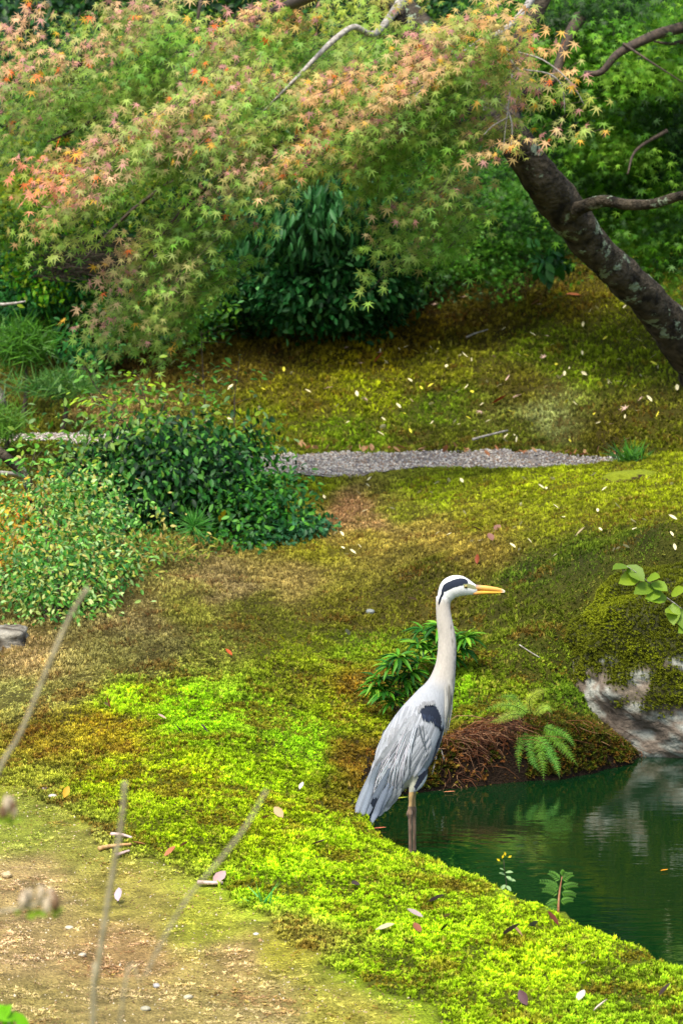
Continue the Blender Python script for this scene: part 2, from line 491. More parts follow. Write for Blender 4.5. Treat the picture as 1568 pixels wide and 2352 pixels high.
# path
PATH_NEAR = W([-900,0,100,250,400,560,700,800,900,1000,1100,1250,1400,1480,1600,2600],[1060,1034,1021,1030,1052,1078,1098,1104,1092,1084,1086,1087,1074,1056,1048,1048],
              np.array([17.2,17.2,17.2,17.0,16.7,16.4,16.1,16.0,16.2,16.4,16.3,16.25,16.2,16.5,16.75,16.8]))[:, :2]
PATH_FAR = W([2600,1600,1480,1400,1250,1100,900,800,700,560,400,250,100,0,-900],[1040,1044,1046,1052,1052,1048,1046,1042,1036,1032,1018,1008,1000,1004,1010],
             np.array([16.95,16.9,16.9,16.9,16.95,17.0,17.05,17.15,17.2,17.3,17.6,17.9,18.0,18.0,18.0]))[:, :2]
PATH = np.vstack([PATH_NEAR, PATH_FAR])
def on_path(x, y):
    return in_poly(x + 0.03 * vnoise(x * 14, y * 14, None, 71), y + 0.06 * vnoise(x * 9, y * 9, None, 72), PATH)

# ------------------------------------------------------------------ ground sheet
def axis(segs):
    out = [segs[0][0]]
    for a, b, st in segs:
        n = max(1, int(round((b - a) / st))); out += list(np.linspace(a, b, n + 1)[1:])
    return np.array(out)
gx = axis([(-120, -20, 20), (-20, -5, 1.5), (-5, -2.6, .15), (-2.6, 2.8, .026), (2.8, 5, .15), (5, 20, 1.5), (20, 120, 20)])
gy = axis([(-60, -8, 8), (-8, 6, 1.0), (6, 12.6, .022), (12.6, 21, .035), (21, 34, .25), (34, 60, 3), (60, 240, 30)])
GX, GY = np.meshgrid(gx, gy)
GZ = H(GX, GY)
P = np.stack([GX, GY, GZ], -1)
nx, ny = len(gx), len(gy)
i = np.arange(ny - 1)[:, None] * nx; j = np.arange(nx - 1)[None, :]
gf = np.stack([i + j, i + j + 1, i + nx + j + 1, i + nx + j], -1).reshape(-1, 4)
gcol = ground_color(P)
tanmask = 1 - sstep(0.02, 0.10, gcol[..., 1] - gcol[..., 2] * 1.2)         # bare soil where little green
speck = fbm(GX * 22, GY * 22, None, 81, 3)
brown = lin((80, 60, 28))
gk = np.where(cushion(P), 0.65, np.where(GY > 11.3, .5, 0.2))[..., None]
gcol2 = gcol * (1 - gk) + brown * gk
gcol2 = gcol2 * (0.85 + 0.6 * speck[..., None]) * np.where(cushion(P) | (GY > 11.3), .7, 1.0)[..., None]  # brown base darkened under the tufts, gap shade put into the colour
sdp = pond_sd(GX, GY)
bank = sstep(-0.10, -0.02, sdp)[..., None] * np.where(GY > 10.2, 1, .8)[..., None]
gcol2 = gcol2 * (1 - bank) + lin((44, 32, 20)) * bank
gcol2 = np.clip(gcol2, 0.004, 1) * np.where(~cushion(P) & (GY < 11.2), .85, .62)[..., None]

m, nt, b, out = new_mat('soil_and_moss_mat')
a = N(nt, 'ShaderNodeAttribute', attribute_name='tint')
tc = N(nt, 'ShaderNodeTexCoord')
n1 = N(nt, 'ShaderNodeTexNoise'); n1.inputs['Scale'].default_value = 95; n1.inputs['Detail'].default_value = 6; n1.inputs['Roughness'].default_value = .7
n2 = N(nt, 'ShaderNodeTexVoronoi'); n2.inputs['Scale'].default_value = 130
nt.links.new(tc.outputs['Object'], n1.inputs['Vector']); nt.links.new(tc.outputs['Object'], n2.inputs['Vector'])
mr = N(nt, 'ShaderNodeMapRange'); mr.inputs['From Min'].default_value = .3; mr.inputs['From Max'].default_value = .7
mr.inputs['To Min'].default_value = .45; mr.inputs['To Max'].default_value = 1.55
nt.links.new(n1.outputs['Fac'], mr.inputs['Value'])
vm = N(nt, 'ShaderNodeVectorMath', operation='SCALE'); nt.links.new(a.outputs['Color'], vm.inputs[0]); nt.links.new(mr.outputs[0], vm.inputs['Scale'])
nt.links.new(vm.outputs[0], b.inputs['Base Color'])
b.inputs['Roughness'].default_value = .95; b.inputs['Specular IOR Level'].default_value = .15
ad = N(nt, 'ShaderNodeMath', operation='ADD'); nt.links.new(n1.outputs['Fac'], ad.inputs[0]); nt.links.new(n2.outputs['Distance'], ad.inputs[1])
bp = N(nt, 'ShaderNodeBump'); bp.inputs['Strength'].default_value = .8; bp.inputs['Distance'].default_value = .008
nt.links.new(ad.outputs[0], bp.inputs['Height']); nt.links.new(bp.outputs[0], b.inputs['Normal'])
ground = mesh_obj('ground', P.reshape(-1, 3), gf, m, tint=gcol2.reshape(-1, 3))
tag(ground, 'rolling mossy garden ground with bare tan soil at the lower left', kind='structure')

def Hg(x, y):
    """height by lookup in the ground grid"""
    ix = np.clip(np.searchsorted(gx, x) - 1, 0, nx - 2); iy = np.clip(np.searchsorted(gy, y) - 1, 0, ny - 2)
    fx = (x - gx[ix]) / (gx[ix + 1] - gx[ix]); fy = (y - gy[iy]) / (gy[iy + 1] - gy[iy])
    return (GZ[iy, ix] * (1 - fx) + GZ[iy, ix + 1] * fx) * (1 - fy) + (GZ[iy + 1, ix] * (1 - fx) + GZ[iy + 1, ix + 1] * fx) * fy
def hit(px, py):
    """ground point seen at a pixel"""
    px = np.atleast_1d(np.asarray(px, float)); py = np.atleast_1d(np.asarray(py, float))
    Ys = np.arange(6.5, 33, .02); res = []
    for d in ray(px, py):
        p = np.array([0, 0, CAM_H]) + d[None] * (Ys / d[1])[:, None]
        k = np.argmax(p[:, 2] < Hg(p[:, 0], p[:, 1])); q = p[k].copy(); q[2] = Hg(q[0:1], q[1:2])[0]; res.append(q)
    return np.array(res)

# ------------------------------------------------------------------ water
m, nt, b, out = new_mat('pond_water_mat')
b.inputs['Base Color'].default_value = (*lin((6, 38, 14)), 1)
b.inputs['Roughness'].default_value = .03; b.inputs['IOR'].default_value = 1.5
b.inputs['Specular IOR Level'].default_value = 1.0
tc = N(nt, 'ShaderNodeTexCoord')
mp = N(nt, 'ShaderNodeMapping'); mp.inputs['Location'].default_value = (-.30, -9.98, 0)
nt.links.new(tc.outputs['Object'], mp.inputs[0])
ln_ = N(nt, 'ShaderNodeVectorMath', operation='LENGTH'); nt.links.new(mp.outputs[0], ln_.inputs[0])
ml = N(nt, 'ShaderNodeMath', operation='MULTIPLY'); ml.inputs[1].default_value = 95; nt.links.new(ln_.outputs['Value'], ml.inputs[0])
sn = N(nt, 'ShaderNodeMath', operation='SINE'); nt.links.new(ml.outputs[0], sn.inputs[0])
fall = N(nt, 'ShaderNodeMapRange'); fall.inputs['From Min'].default_value = 0.0; fall.inputs['From Max'].default_value = .9
fall.inputs['To Min'].default_value = .035; fall.inputs['To Max'].default_value = 0.0
nt.links.new(ln_.outputs['Value'], fall.inputs['Value'])
rr = N(nt, 'ShaderNodeMath', operation='MULTIPLY'); nt.links.new(sn.outputs[0], rr.inputs[0]); nt.links.new(fall.outputs[0], rr.inputs[1])
m3 = N(nt, 'ShaderNodeMapping'); m3.inputs['Scale'].default_value = (5, 14, 1); nt.links.new(tc.outputs['Object'], m3.inputs[0])
n1 = N(nt, 'ShaderNodeTexNoise'); n1.inputs['Scale'].default_value = 1.4; n1.inputs['Detail'].default_value = 3
nt.links.new(m3.outputs[0], n1.inputs['Vector'])
m4 = N(nt, 'ShaderNodeMath', operation='MULTIPLY'); m4.inputs[1].default_value = .22; nt.links.new(n1.outputs['Fac'], m4.inputs[0])
ad = N(nt, 'ShaderNodeMath', operation='ADD'); nt.links.new(rr.outputs[0], ad.inputs[0]); nt.links.new(m4.outputs[0], ad.inputs[1])
bp = N(nt, 'ShaderNodeBump'); bp.inputs['Strength'].default_value = .25; bp.inputs['Distance'].default_value = .02
nt.links.new(ad.outputs[0], bp.inputs['Height']); nt.links.new(bp.outputs[0], b.inputs['Normal'])
wv = np.array([(-.4, 5.2, 0), (8.5, 5.2, 0), (8.5, 13.2, 0), (-.4, 13.2, 0)], float)
# the sheet is trimmed to the pond basin
c0 = POND.mean(0)
outer = []
for k_ in range(len(POND)):
    t_ = norm(POND[(k_ + 1) % len(POND)] - POND[k_ - 1]); nn_ = np.array([t_[1], -t_[0]])
    q = POND[k_] + nn_ * .05
    if pond_sd(q[0], q[1]) > 0: q = POND[k_] - nn_ * .05
    outer.append((q[0], q[1], 0))
water = mesh_obj('pond_water', np.array(outer), [list(range(len(outer)))], m, smooth=False)
tag(water, 'dark green still pond water', kind='structure')

# ------------------------------------------------------------------ gravel path
m_grav = mat_noise('gravel_mat', lin((110, 100, 90)), lin((160, 150, 138)), scale=70, bscale=90, bump=.8, c3=lin((190, 175, 150)), lo3=.6, s3=50)
def strip_between(A, B, n, k, lift):
    a = smooth_path(A, n); b_ = smooth_path(B[::-1], n)
    t = np.linspace(0, 1, k)[None, :, None]
    g = a[:, None, :] * (1 - t) + b_[:, None, :] * t
    z = H(g[..., 0], g[..., 1]) + lift
    v = np.concatenate([g, z[..., None]], -1).reshape(-1, 3)
    i = np.arange(n - 1)[:, None] * k; j = np.arange(k - 1)[None, :]
    return v, np.stack([i + j, i + k + j, i + k + j + 1, i + j + 1], -1).reshape(-1, 4)
pv, pf = strip_between(PATH_NEAR, PATH_FAR, 420, 36, .009)
tag(mesh_obj('gravel_path', pv, pf, m_grav), 'narrow grey gravel path at the foot of the slope', kind='structure')

# ------------------------------------------------------------------ instanced cover (uncountable: moss, gravel)
def gn_scatter(name, pts, rot, scl, tint, proto_v, proto_f, mat, label):
    pm = bpy.data.meshes.new(name + '_piece'); pm.from_pydata(np.asarray(proto_v).tolist(), [], np.asarray(proto_f).tolist()); pm.update()
    pm.polygons.foreach_set('use_smooth', np.ones(len(pm.polygons), bool))
    pm.materials.append(mat)
    po = bpy.data.objects.new(name + '_piece', pm)
    me = bpy.data.meshes.new(name); me.vertices.add(len(pts)); me.vertices.foreach_set('co', np.asarray(pts, float).ravel())
    a = me.attributes.new('rot', 'FLOAT_VECTOR', 'POINT'); a.data.foreach_set('vector', np.asarray(rot, float).ravel())
    a = me.attributes.new('scl', 'FLOAT_VECTOR', 'POINT'); a.data.foreach_set('vector', np.asarray(scl, float).ravel())
    a = me.attributes.new('tint', 'FLOAT_COLOR', 'POINT'); a.data.foreach_set('color', np.concatenate([tint, np.ones((len(tint), 1))], 1).ravel())
    o = bpy.data.objects.new(name, me); COL.objects.link(o)
    g = bpy.data.node_groups.new(name + '_scatter', 'GeometryNodeTree')
    g.interface.new_socket('Geometry', in_out='INPUT', socket_type='NodeSocketGeometry')
    g.interface.new_socket('Geometry', in_out='OUTPUT', socket_type='NodeSocketGeometry')
    gi = g.nodes.new('NodeGroupInput'); go = g.nodes.new('NodeGroupOutput')
    mp_ = g.nodes.new('GeometryNodeMeshToPoints'); mp_.inputs['Radius'].default_value = .001
    ip = g.nodes.new('GeometryNodeInstanceOnPoints'); oi = g.nodes.new('GeometryNodeObjectInfo'); oi.inputs['Object'].default_value = po
    def na(nm, ty):
        q = g.nodes.new('GeometryNodeInputNamedAttribute'); q.data_type = ty; q.inputs['Name'].default_value = nm; return q
    r_, s_ = na('rot', 'FLOAT_VECTOR'), na('scl', 'FLOAT_VECTOR')
    e2r = g.nodes.new('FunctionNodeEulerToRotation')
    g.links.new(r_.outputs['Attribute'], e2r.inputs[0]); g.links.new(e2r.outputs[0], ip.inputs['Rotation'])
    g.links.new(s_.outputs['Attribute'], ip.inputs['Scale'])
    g.links.new(gi.outputs[0], mp_.inputs[0]); g.links.new(mp_.outputs[0], ip.inputs['Points'])
    g.links.new(oi.outputs['Geometry'], ip.inputs['Instance']); g.links.new(ip.outputs[0], go.inputs[0])
    md = o.modifiers.new('scatter', 'NODES'); md.node_group = g
    return tag(o, label, kind='stuff')

def tuft(nb, h, r, w, seed, lean=.9):
    rs = np.random.default_rng(seed); v = []; f = []
    for k in range(nb):
        a = 2 * np.pi * (k + rs.uniform(-.3, .3)) / nb; out_ = rs.uniform(.25, 1.0) * lean
        d = np.array([math.cos(a), math.sin(a), 0]); s = np.array([-d[1], d[0], 0])
        hh = h * rs.uniform(.65, 1.1)
        base = d * r * .15; mid = d * r * .5 * out_ + np.array([0, 0, hh * .65]); tip = d * r * out_ * 1.2 + np.array([0, 0, hh])
        i0 = len(v); v += [base - s * w * .5, base + s * w * .5, mid + s * w, mid - s * w, tip]
        f += [(i0, i0 + 1, i0 + 2), (i0, i0 + 2, i0 + 3), (i0 + 3, i0 + 2, i0 + 4)]
    return v, f

def scatter_ground(y0, y1, dens, seed, margin=.5):
    rs = np.random.default_rng(seed)
    margin = margin + .35; hw = .112 * y1 + margin
    n = int(dens * (y1 - y0) * 2 * hw)
    x = rs.uniform(-hw, hw, n); y = rs.uniform(y0, y1, n)
    ok = np.abs(x) < .112 * y + margin
    x, y = x[ok], y[ok]
    ok = (pond_sd(x, y) < .02) & ~on_path(x, y)
    x, y = x[ok], y[ok]
    return np.stack([x, y, H(x, y)], -1), rs

m_moss = mat_leaf('moss_mat', inst=True, rough=.75, trans=.12, spec=.15, vary=.1)
def moss(name, y0, y1, dens, size, seed, proto, label, bright=1.0, sel=None):
    p, rs = scatter_ground(y0, y1, dens, seed)
    cu = cushion(p)
    keep = np.ones(len(p), bool) if sel is None else sel(p, cu, rs)
    p, cu = p[keep], cu[keep]; n = len(p)
    c = ground_color(p, .8)
    pat = fbm(p[:, 0] * 4.2, p[:, 1] * 4.2, None, 91, 3)
    j = rs.uniform(.5, 1.45, n)[:, None]
    clump = np.clip(1 + .75 * vnoise(p[:, 0] * 38, p[:, 1] * 38, None, 93) + .35 * vnoise(p[:, 0] * 17, p[:, 1] * 17, None, 95), .32, 1.8)[:, None]
    c = c * j * (1 + .35 * pat[:, None]) * clump ** (.8 if y0 < 12 else 1.0)
    # old reddish tufts among the green ones
    red = (fbm(p[:, 0] * 7, p[:, 1] * 7, None, 97, 3) + rs.uniform(-.25, .25, n)) > np.where(p[:, 1] > 11.8, .42, .29)
    c[red] = c[red] * .45 + lin((125, 78, 24)) * .55 * j[red]
    yel = rs.uniform(0, 1, n) < .07
    c[yel] = c[yel] * .6 + lin((205, 190, 70)) * .4
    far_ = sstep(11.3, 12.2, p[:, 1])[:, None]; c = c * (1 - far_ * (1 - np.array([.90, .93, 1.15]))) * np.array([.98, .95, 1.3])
    c = np.clip(c * bright, .003, .95)
    e = .05
    gx_ = (H(p[:, 0] + e, p[:, 1]) - H(p[:, 0] - e, p[:, 1])) / (2 * e); gy_ = (H(p[:, 0], p[:, 1] + e) - H(p[:, 0], p[:, 1] - e)) / (2 * e)
    gx_ = np.clip(gx_, -1.2, 1.2); gy_ = np.clip(gy_, -1.2, 1.2)
    rot = np.stack([np.arctan(gy_) + rs.normal(0, .16, n), -np.arctan(gx_) + rs.normal(0, .16, n), rs.uniform(0, 6.28, n)], -1)
    s = size * rs.uniform(.6, 1.3, n) * clump[:, 0] ** .35 * (1 + .3 * vnoise(p[:, 0] * 8, p[:, 1] * 8, None, 77))
    p = p.copy(); p[:, 2] -= .002
    return gn_scatter(name, p, rot, np.stack([s, s, s * rs.uniform(.7, 1.3, n)], -1), c, *proto, m_moss, label)

star = tuft(8, 1.0, .95, .15, 3)
fuzz = tuft(6, 1.0, .7, .12, 4, .8)
flat = tuft(6, .5, 1.1, .16, 5, 1.0)
moss('haircap_moss', 6.9, 12.6, 12500, .0135, 11, star, 'thick bright yellow-green haircap moss cushion on the pond bank', 1.06,
     lambda p, cu, rs: cu)
moss('slope_moss', 11.0, 16.9, 6000, .0135, 13, fuzz, 'short olive moss over the low rise before the path', .95,
     lambda p, cu, rs: ~cu & (p[:, 1] + .5 * fbm(p[:, 0] * 4, p[:, 1] * 4, None, 35, 3) > 11.6))
moss('thin_moss', 6.9, 12.4, 10500, .008, 12, flat, 'thin flat olive moss over the bare soil at lower left', 1.15,
     lambda p, cu, rs: ~cu & ((fbm(p[:, 0] * 5, p[:, 1] * 8, None, 33, 4) + rs.uniform(-.3, .3, len(p)) > -.08) | (p[:, 1] > 11.2)))
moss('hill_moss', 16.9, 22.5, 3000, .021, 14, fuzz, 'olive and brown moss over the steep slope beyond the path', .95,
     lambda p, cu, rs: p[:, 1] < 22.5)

# gravel stones on the path
x = rand(-2.9, 2.9, 60000); y = rand(15.7, 18.3, 60000)
ok = on_path(x, y); x, y = x[ok], y[ok]; n = len(x)
st_v = np.array([(1, 0, 0), (0, 1, 0), (-1, .1, 0), (.1, -1, 0), (.2, .1, .75), (0, 0, -.6), (.7, .7, .2), (-.6, -.6, .3)]) * .5
from mathutils.geometry import delaunay_2d_cdt
st_f = [(0, 6, 4), (6, 1, 4), (1, 2, 4), (2, 7, 4), (7, 3, 4), (3, 0, 4), (6, 0, 5), (1, 6, 5), (2, 1, 5), (7, 2, 5), (3, 7, 5), (0, 3, 5)]
cs = np.array([lin((165, 158, 150)), lin((196, 188, 178)), lin((132, 126, 124)), lin((212, 200, 182)), lin((165, 140, 115)), lin((210, 205, 190))])
gc = cs[rng.integers(0, 6, n)] * rand(.7, 1.15, n)[:, None]
s = rand(.008, .019, n)
m_stone_i = mat_leaf('gravel_stone_mat', inst=True, rough=.85, trans=0, spec=.2, vary=.15)
gn_scatter('path_gravel', np.stack([x, y, H(x, y) + .012], -1), rand(0, 6.28, (n, 3)), np.stack([s, s, s * .8], -1), gc, st_v, st_f, m_stone_i, 'loose grey gravel stones on the path')
# grit on the bare soil
x = rand(-1.4, .4, 9000); y = rand(7, 10.2, 9000); p = np.stack([x, y, H(x, y)], -1); ok = ~cushion(p); p = p[ok]; n = len(p)
gc = np.array([lin((190, 165, 120)), lin((150, 120, 80)), lin((205, 190, 160)), lin((110, 90, 60))])[rng.integers(0, 4, n)] * rand(.7, 1.1, n)[:, None]
s = rand(.002, .0075, n) * (1 + (rand(0, 1, n) > .985) * 1.2)
gn_scatter('soil_grit', p, rand(0, 6.28, (n, 3)), np.stack([s * 1.3, s, s * .7], -1), gc, st_v, st_f, m_stone_i, 'fine tan grit on the bare soil')

# ------------------------------------------------------------------ boulder
m_rock = mat_leaf('rock_mat', rough=.9, trans=0, spec=.2, vary=.35)
_nt = m_rock.node_tree; _b = _nt.nodes['Principled BSDF']; _nz = N(_nt, 'ShaderNodeTexNoise'); _nz.inputs['Scale'].default_value = 45; _nz.inputs['Detail'].default_value = 8
_tc = N(_nt, 'ShaderNodeTexCoord'); _nt.links.new(_tc.outputs['Object'], _nz.inputs['Vector'])
_bp = N(_nt, 'ShaderNodeBump'); _bp.inputs['Strength'].default_value = .9; _bp.inputs['Distance'].default_value = .012
_nt.links.new(_nz.outputs['Fac'], _bp.inputs['Height']); _nt.links.new(_bp.outputs[0], _b.inputs['Normal'])
def boulder(name, c, r, label, seed, nu=150, nv=90, mossy=True, cat='boulder', squash=2.4):
    u = np.linspace(0, 2 * np.pi, nu, endpoint=False); v = np.linspace(.002, np.pi - .002, nv)
    U, V = np.meshgrid(u, v)
    d = np.stack([np.sin(V) * np.cos(U), np.sin(V) * np.sin(U), np.cos(V)], -1)
    k = (np.abs(d) ** squash).sum(-1, keepdims=True) ** (-1 / squash)
    d2 = d * k
    nz = fbm(d[..., 0] * 1.6 + seed, d[..., 1] * 1.6, d[..., 2] * 1.6, seed, 4) * .16 + fbm(d[..., 0] * 6, d[..., 1] * 6, d[..., 2] * 6, seed + 3, 4) * .07 + np.round(fbm(d[..., 0] * 3, d[..., 1] * 3, d[..., 2] * 5, seed + 5, 3) * 5) / 5 * .05 \
        - .05 * np.maximum(0, .25 - np.abs(fbm(d[..., 0] * 3, d[..., 1] * 3, d[..., 2] * 3, seed + 8, 3))) * 3
    p = np.asarray(c) + d2 * np.asarray(r) * (1 + nz[..., None])
    f = []
    i = np.arange(nv - 1)[:, None] * nu; j = np.arange(nu)[None, :]; j2 = (j + 1) % nu
    f = np.stack([i + j, i + nu + j, i + nu + j2, i + j2], -1).reshape(-1, 4)
    return p, d, f
rc = W(1700, 1560, 12.02)
RR = np.array([.70, .40, .46])
p, d, f = boulder('boulder', rc, RR, '', 4)
px, py = project(p)
n1 = fbm(p[..., 0] * 5, p[..., 1] * 5, p[..., 2] * 5, 5, 4); n2 = fbm(p[..., 0] * 13, p[..., 1] * 13, p[..., 2] * 13, 6, 4)
col = lin((120, 108, 94)) * (1 + 1.2 * n2[..., None]) * np.ones_like(p)
n4 = fbm(p[..., 0] * 24, p[..., 1] * 24, p[..., 2] * 24, 16, 4)
lich = (n4 + .35 * n2 > .07) & (n1 > -.3)
col[lich] = lin((162, 163, 150)) * (1 + .3 * n2[lich][:, None])
mossm = (d[..., 2] + .45 * n1 + .25 * n2) - (.12 + .35 * sstep(1480, 1330, px))
# moss keeps off the worn edge at the pond side
lim_ = np.interp(px, [1290, 1330, 1380, 1440, 1500, 1568, 1700, 2000], [1560, 1530, 1535, 1585, 1590, 1565, 1560, 1560])
mm = sstep(-30, 40, lim_ - (py + 110 * n1 + 120 * n2))
mm = np.where(d[..., 1] > .3, sstep(.1, .3, d[..., 2] + .3 * n1), mm)
col = col * (1 - mm[..., None]) + lin((58, 60, 14)) * (1 + .3 * n2[..., None]) * mm[..., None]
rock = mesh_obj('boulder', p.reshape(-1, 3), f, m_rock, tint=np.clip(col.reshape(-1, 3), .01, .8) * .8, origin=(rc[0], rc[1], 0))
tag(rock, 'large mossy boulder at the water edge with bare pink-brown stone and pale lichen below', 'boulder')
# moss on the boulder (part)
rock_bvh = BVHTree.FromPolygons(p.reshape(-1, 3).tolist(), f.tolist())
flatm = mm.ravel(); pp = p.reshape(-1, 3)
rs = np.random.default_rng(5)
mid = pp[f].mean(1); area = np.linalg.norm(np.cross(pp[f[:, 1]] - pp[f[:, 0]], pp[f[:, 3]] - pp[f[:, 0]]), axis=1)
nrm = norm(np.cross(pp[f[:, 1]] - pp[f[:, 0]], pp[f[:, 3]] - pp[f[:, 0]]))
if (nrm * (mid - rc)).sum(1).mean() < 0: nrm = -nrm
pr = area * sstep(.15, .7, flatm[f].mean(1)) * (nrm[:, 1] < .5)
idx = rs.choice(len(f), 24000, p=pr / pr.sum())
uv = rs.uniform(0, 1, (len(idx), 2))[..., None]
a_, b_, c_, d_ = [pp[f[idx, q]] for q in range(4)]
pos = (a_ * (1 - uv[:, 0]) + b_ * uv[:, 0]) * (1 - uv[:, 1]) + (d_ * (1 - uv[:, 0]) + c_ * uv[:, 0]) * uv[:, 1]
nn_ = norm(nrm[idx] + np.array([0, 0, .5]) + rs.normal(0, .2, (len(idx), 3)))
rot = np.array([Vector(q).to_track_quat('Z', 'Y').to_euler() for q in nn_])
rn = fbm(pos[:, 0] * 5, pos[:, 1] * 5, pos[:, 2] * 5, 8, 3)
cc = lin((105, 112, 18)) * (1 + .6 * rn[:, None]) * rs.uniform(.6, 1.35, len(idx))[:, None]
gl = rn > .15; cc[gl] = cc[gl] * .4 + lin((140, 150, 20)) * .6 * rs.uniform(.7, 1.2, gl.sum())[:, None]
s = .0115 * rs.uniform(.6, 1.3, len(idx))
o = gn_scatter('moss', pos - rc * 0 - np.array([rc[0], rc[1], 0]), rot, np.stack([s, s, s], -1), cc, *fuzz, m_moss, None)
o.parent = rock; del_ = None

# ------------------------------------------------------------------ heron
HY = 10.0
SC = 3.361
def hp(zx, zy, dy=0.0):
    zx = np.asarray(zx, float); zy = np.asarray(zy, float)
    q = W(780 + zx / SC, 1280 + zy / SC, HY); q = q.copy(); q[..., 1] += dy; return q
MPZ = HY / FPX / SC          # metres per zoom pixel
heron = empty('heron', (hp(545, 2340)[0], HY, -.02), 'tall grey heron with black eye stripe and shoulder patch, standing in the pond facing right', 'bird')
# (cx, cy, half thickness in the picture plane, half width across)
RB = [(262,1975,14,10),(278,1930,34,22),(305,1870,70,42),(345,1790,112,70),(385,1715,150,96),(440,1622,196,128),(485,1540,215,148),(525,1470,222,160),(565,1395,218,164),(603,1320,206,158),
      (642,1245,190,148),(682,1172,168,130),(722,1100,146,112),(756,1040,124,98),(782,980,108,90),(800,915,93,80),(815,840,80,71),(824,760,74,66),(827,690,71,62),(826,620,68,58),
      (818,560,65,55),(808,500,62,53),(801,445,58,50),(797,395,56,48),(797,350,57,48),(803,312,62,50)]
RH = [(800,330,52,42),(822,285,70,52),(850,245,86,60),(885,226,88,62),(920,222,83,62),(955,228,74,56),(990,237,61,46),(1020,245,48,36),(1045,250,38,28),(1060,252,20,16)]
def loft(R, seg=40, fn=None):
    R = np.array(R, float); n = len(R)
    k = 5
    R = smooth_path(R, n * k)
    c = hp(R[:, 0], R[:, 1])
    t = norm(np.gradient(c, axis=0)); yv = np.array([0, 1.0, 0])
    t[:, 1] = 0; t = norm(t)
    up = np.cross(yv, t)
    th = np.linspace(0, 2 * np.pi, seg, endpoint=False)
    a = R[:, 2] * MPZ; b = R[:, 3] * MPZ
    v = c[:, None, :] + up[:, None, :] * (np.cos(th)[None] * a[:, None])[..., None] + yv * (np.sin(th)[None] * b[:, None])[..., None]
    m_ = len(R); v = v.reshape(-1, 3)
    i = np.arange(m_ - 1)[:, None] * seg; j = np.arange(seg)[None]; j2 = (j + 1) % seg
    f_ = np.stack([i + j, i + j2, i + seg + j2, i + seg + j], -1).reshape(-1, 4)
    tri = np.vstack([f_[:, [0, 1, 2]], f_[:, [0, 2, 3]]])
    v = np.vstack([v, c[0], c[-1]]); k1 = len(v) - 2
    jj = np.arange(seg); jn = (jj + 1) % seg
    tri = np.vstack([tri, np.stack([np.full(seg, k1), jn, jj], -1), np.stack([np.full(seg, k1 + 1), (m_ - 1) * seg + jj, (m_ - 1) * seg + jn], -1)])
    return v, tri
parts = [loft(RB), loft(RH)]
def limb(pts, rads, n=30, seg=16):
    p_ = smooth_path(np.array(pts), n); r_ = np.interp(np.linspace(0, 1, n), np.linspace(0, 1, len(rads)), rads)
    return tube_arrays(p_, r_, seg)
for dy, ox in ((-.030, 0), (.034, 34)):
    A = hp(520 + ox * .3, 1500, dy * .3); Bq = hp(592 + ox * .3, 1690, dy * .5); Cq = hp(553 + ox * .6, 1800, dy); D = hp(545 + ox * .8, 1880, dy); E = hp(538 + ox, 1955, dy)
    parts.append(limb([A, Bq, Cq, D, E], [.060, .033, .0095, .0066, .0075], 40))
    parts.append(limb([hp(540 + ox, 1935, dy), hp(537 + ox, 1965, dy), hp(541 + ox, 2000, dy)], [.0070, .0115, .0070], 12))
    F1 = hp(541 + ox, 1990, dy); F2 = hp(542 + ox, 2150, dy); F3 = hp(544 + ox, 2352, dy)
    parts.append(limb([F1, F2, F3], [.0068, .0058, .0066], 30))
    for an, L in ((-.5, .085), (0, .095), (.5, .085), (3.1, .05)):
        q1 = F3 + np.array([math.cos(an) * L, math.sin(an) * L, -.004])
        parts.append(limb([F3, (F3 + q1) / 2 + np.array([0, 0, .006]), q1], [.006, .0055, .003], 8, 8))
bv, bf = join(parts)
tmp = mesh_obj('heron_tmp', bv, bf, m_rock)
rm = tmp.modifiers.new('r', 'REMESH'); rm.mode = 'VOXEL'; rm.voxel_size = .0021
sm = tmp.modifiers.new('s', 'SMOOTH'); sm.factor = .5; sm.iterations = 4
dg = bpy.context.evaluated_depsgraph_get()
me = bpy.data.meshes.new_from_object(tmp.evaluated_get(dg))
nv_ = len(me.vertices); BV = np.empty(nv_ * 3); me.vertices.foreach_get('co', BV); BV = BV.reshape(-1, 3)
bpy.data.objects.remove(tmp)
Z = (BV - 0)
hx, hy = project(BV); hx = (hx - 780) * SC; hy = (hy - 1280) * SC
body_side = np.abs(BV[:, 1] - HY) / MPZ
C_WHITE, C_NECK, C_GREY, C_BLACK = lin((224, 224, 220)), lin((182, 174, 163)), lin((158, 161, 165)), lin((28, 36, 52))
def feather(px_, py_, poly, edge=14, seed=1):
    nz_ = fbm(px_ / 13, py_ / 34, None, seed, 3) * edge; nz2 = fbm(px_ / 30, py_ / 11, None, seed + 1, 3) * edge * .6
    return in_poly(px_ + nz2, py_ + nz_, poly)
col = np.tile(C_NECK, (nv_, 1))
t = sstep(930, 1130, hy + .55 * (880 - hx)); col = col * (1 - t[:, None]) + C_GREY * t[:, None]
t = sstep(360, 300, hy + 20 * fbm(hx / 20, hy / 20, None, 4, 2)); col = col * (1 - t[:, None]) + C_WHITE * t[:, None]
# warm streaked neck front and breast
fr = sstep(.0, 60, hx - (np.interp(hy, [900, 1000, 1100, 1200, 1300, 1400], [830, 800, 790, 790, 795, 800])))
strk = vnoise(hx / 9, hy / 120, BV[:, 1] * 160, 15)
col = np.where(((hy > 900) & (hy < 1450))[:, None] & (fr > 0)[:, None], col * (1 - fr[:, None]) + lin((190, 184, 170)) * (1 + .4 * strk[:, None]) * fr[:, None], col)
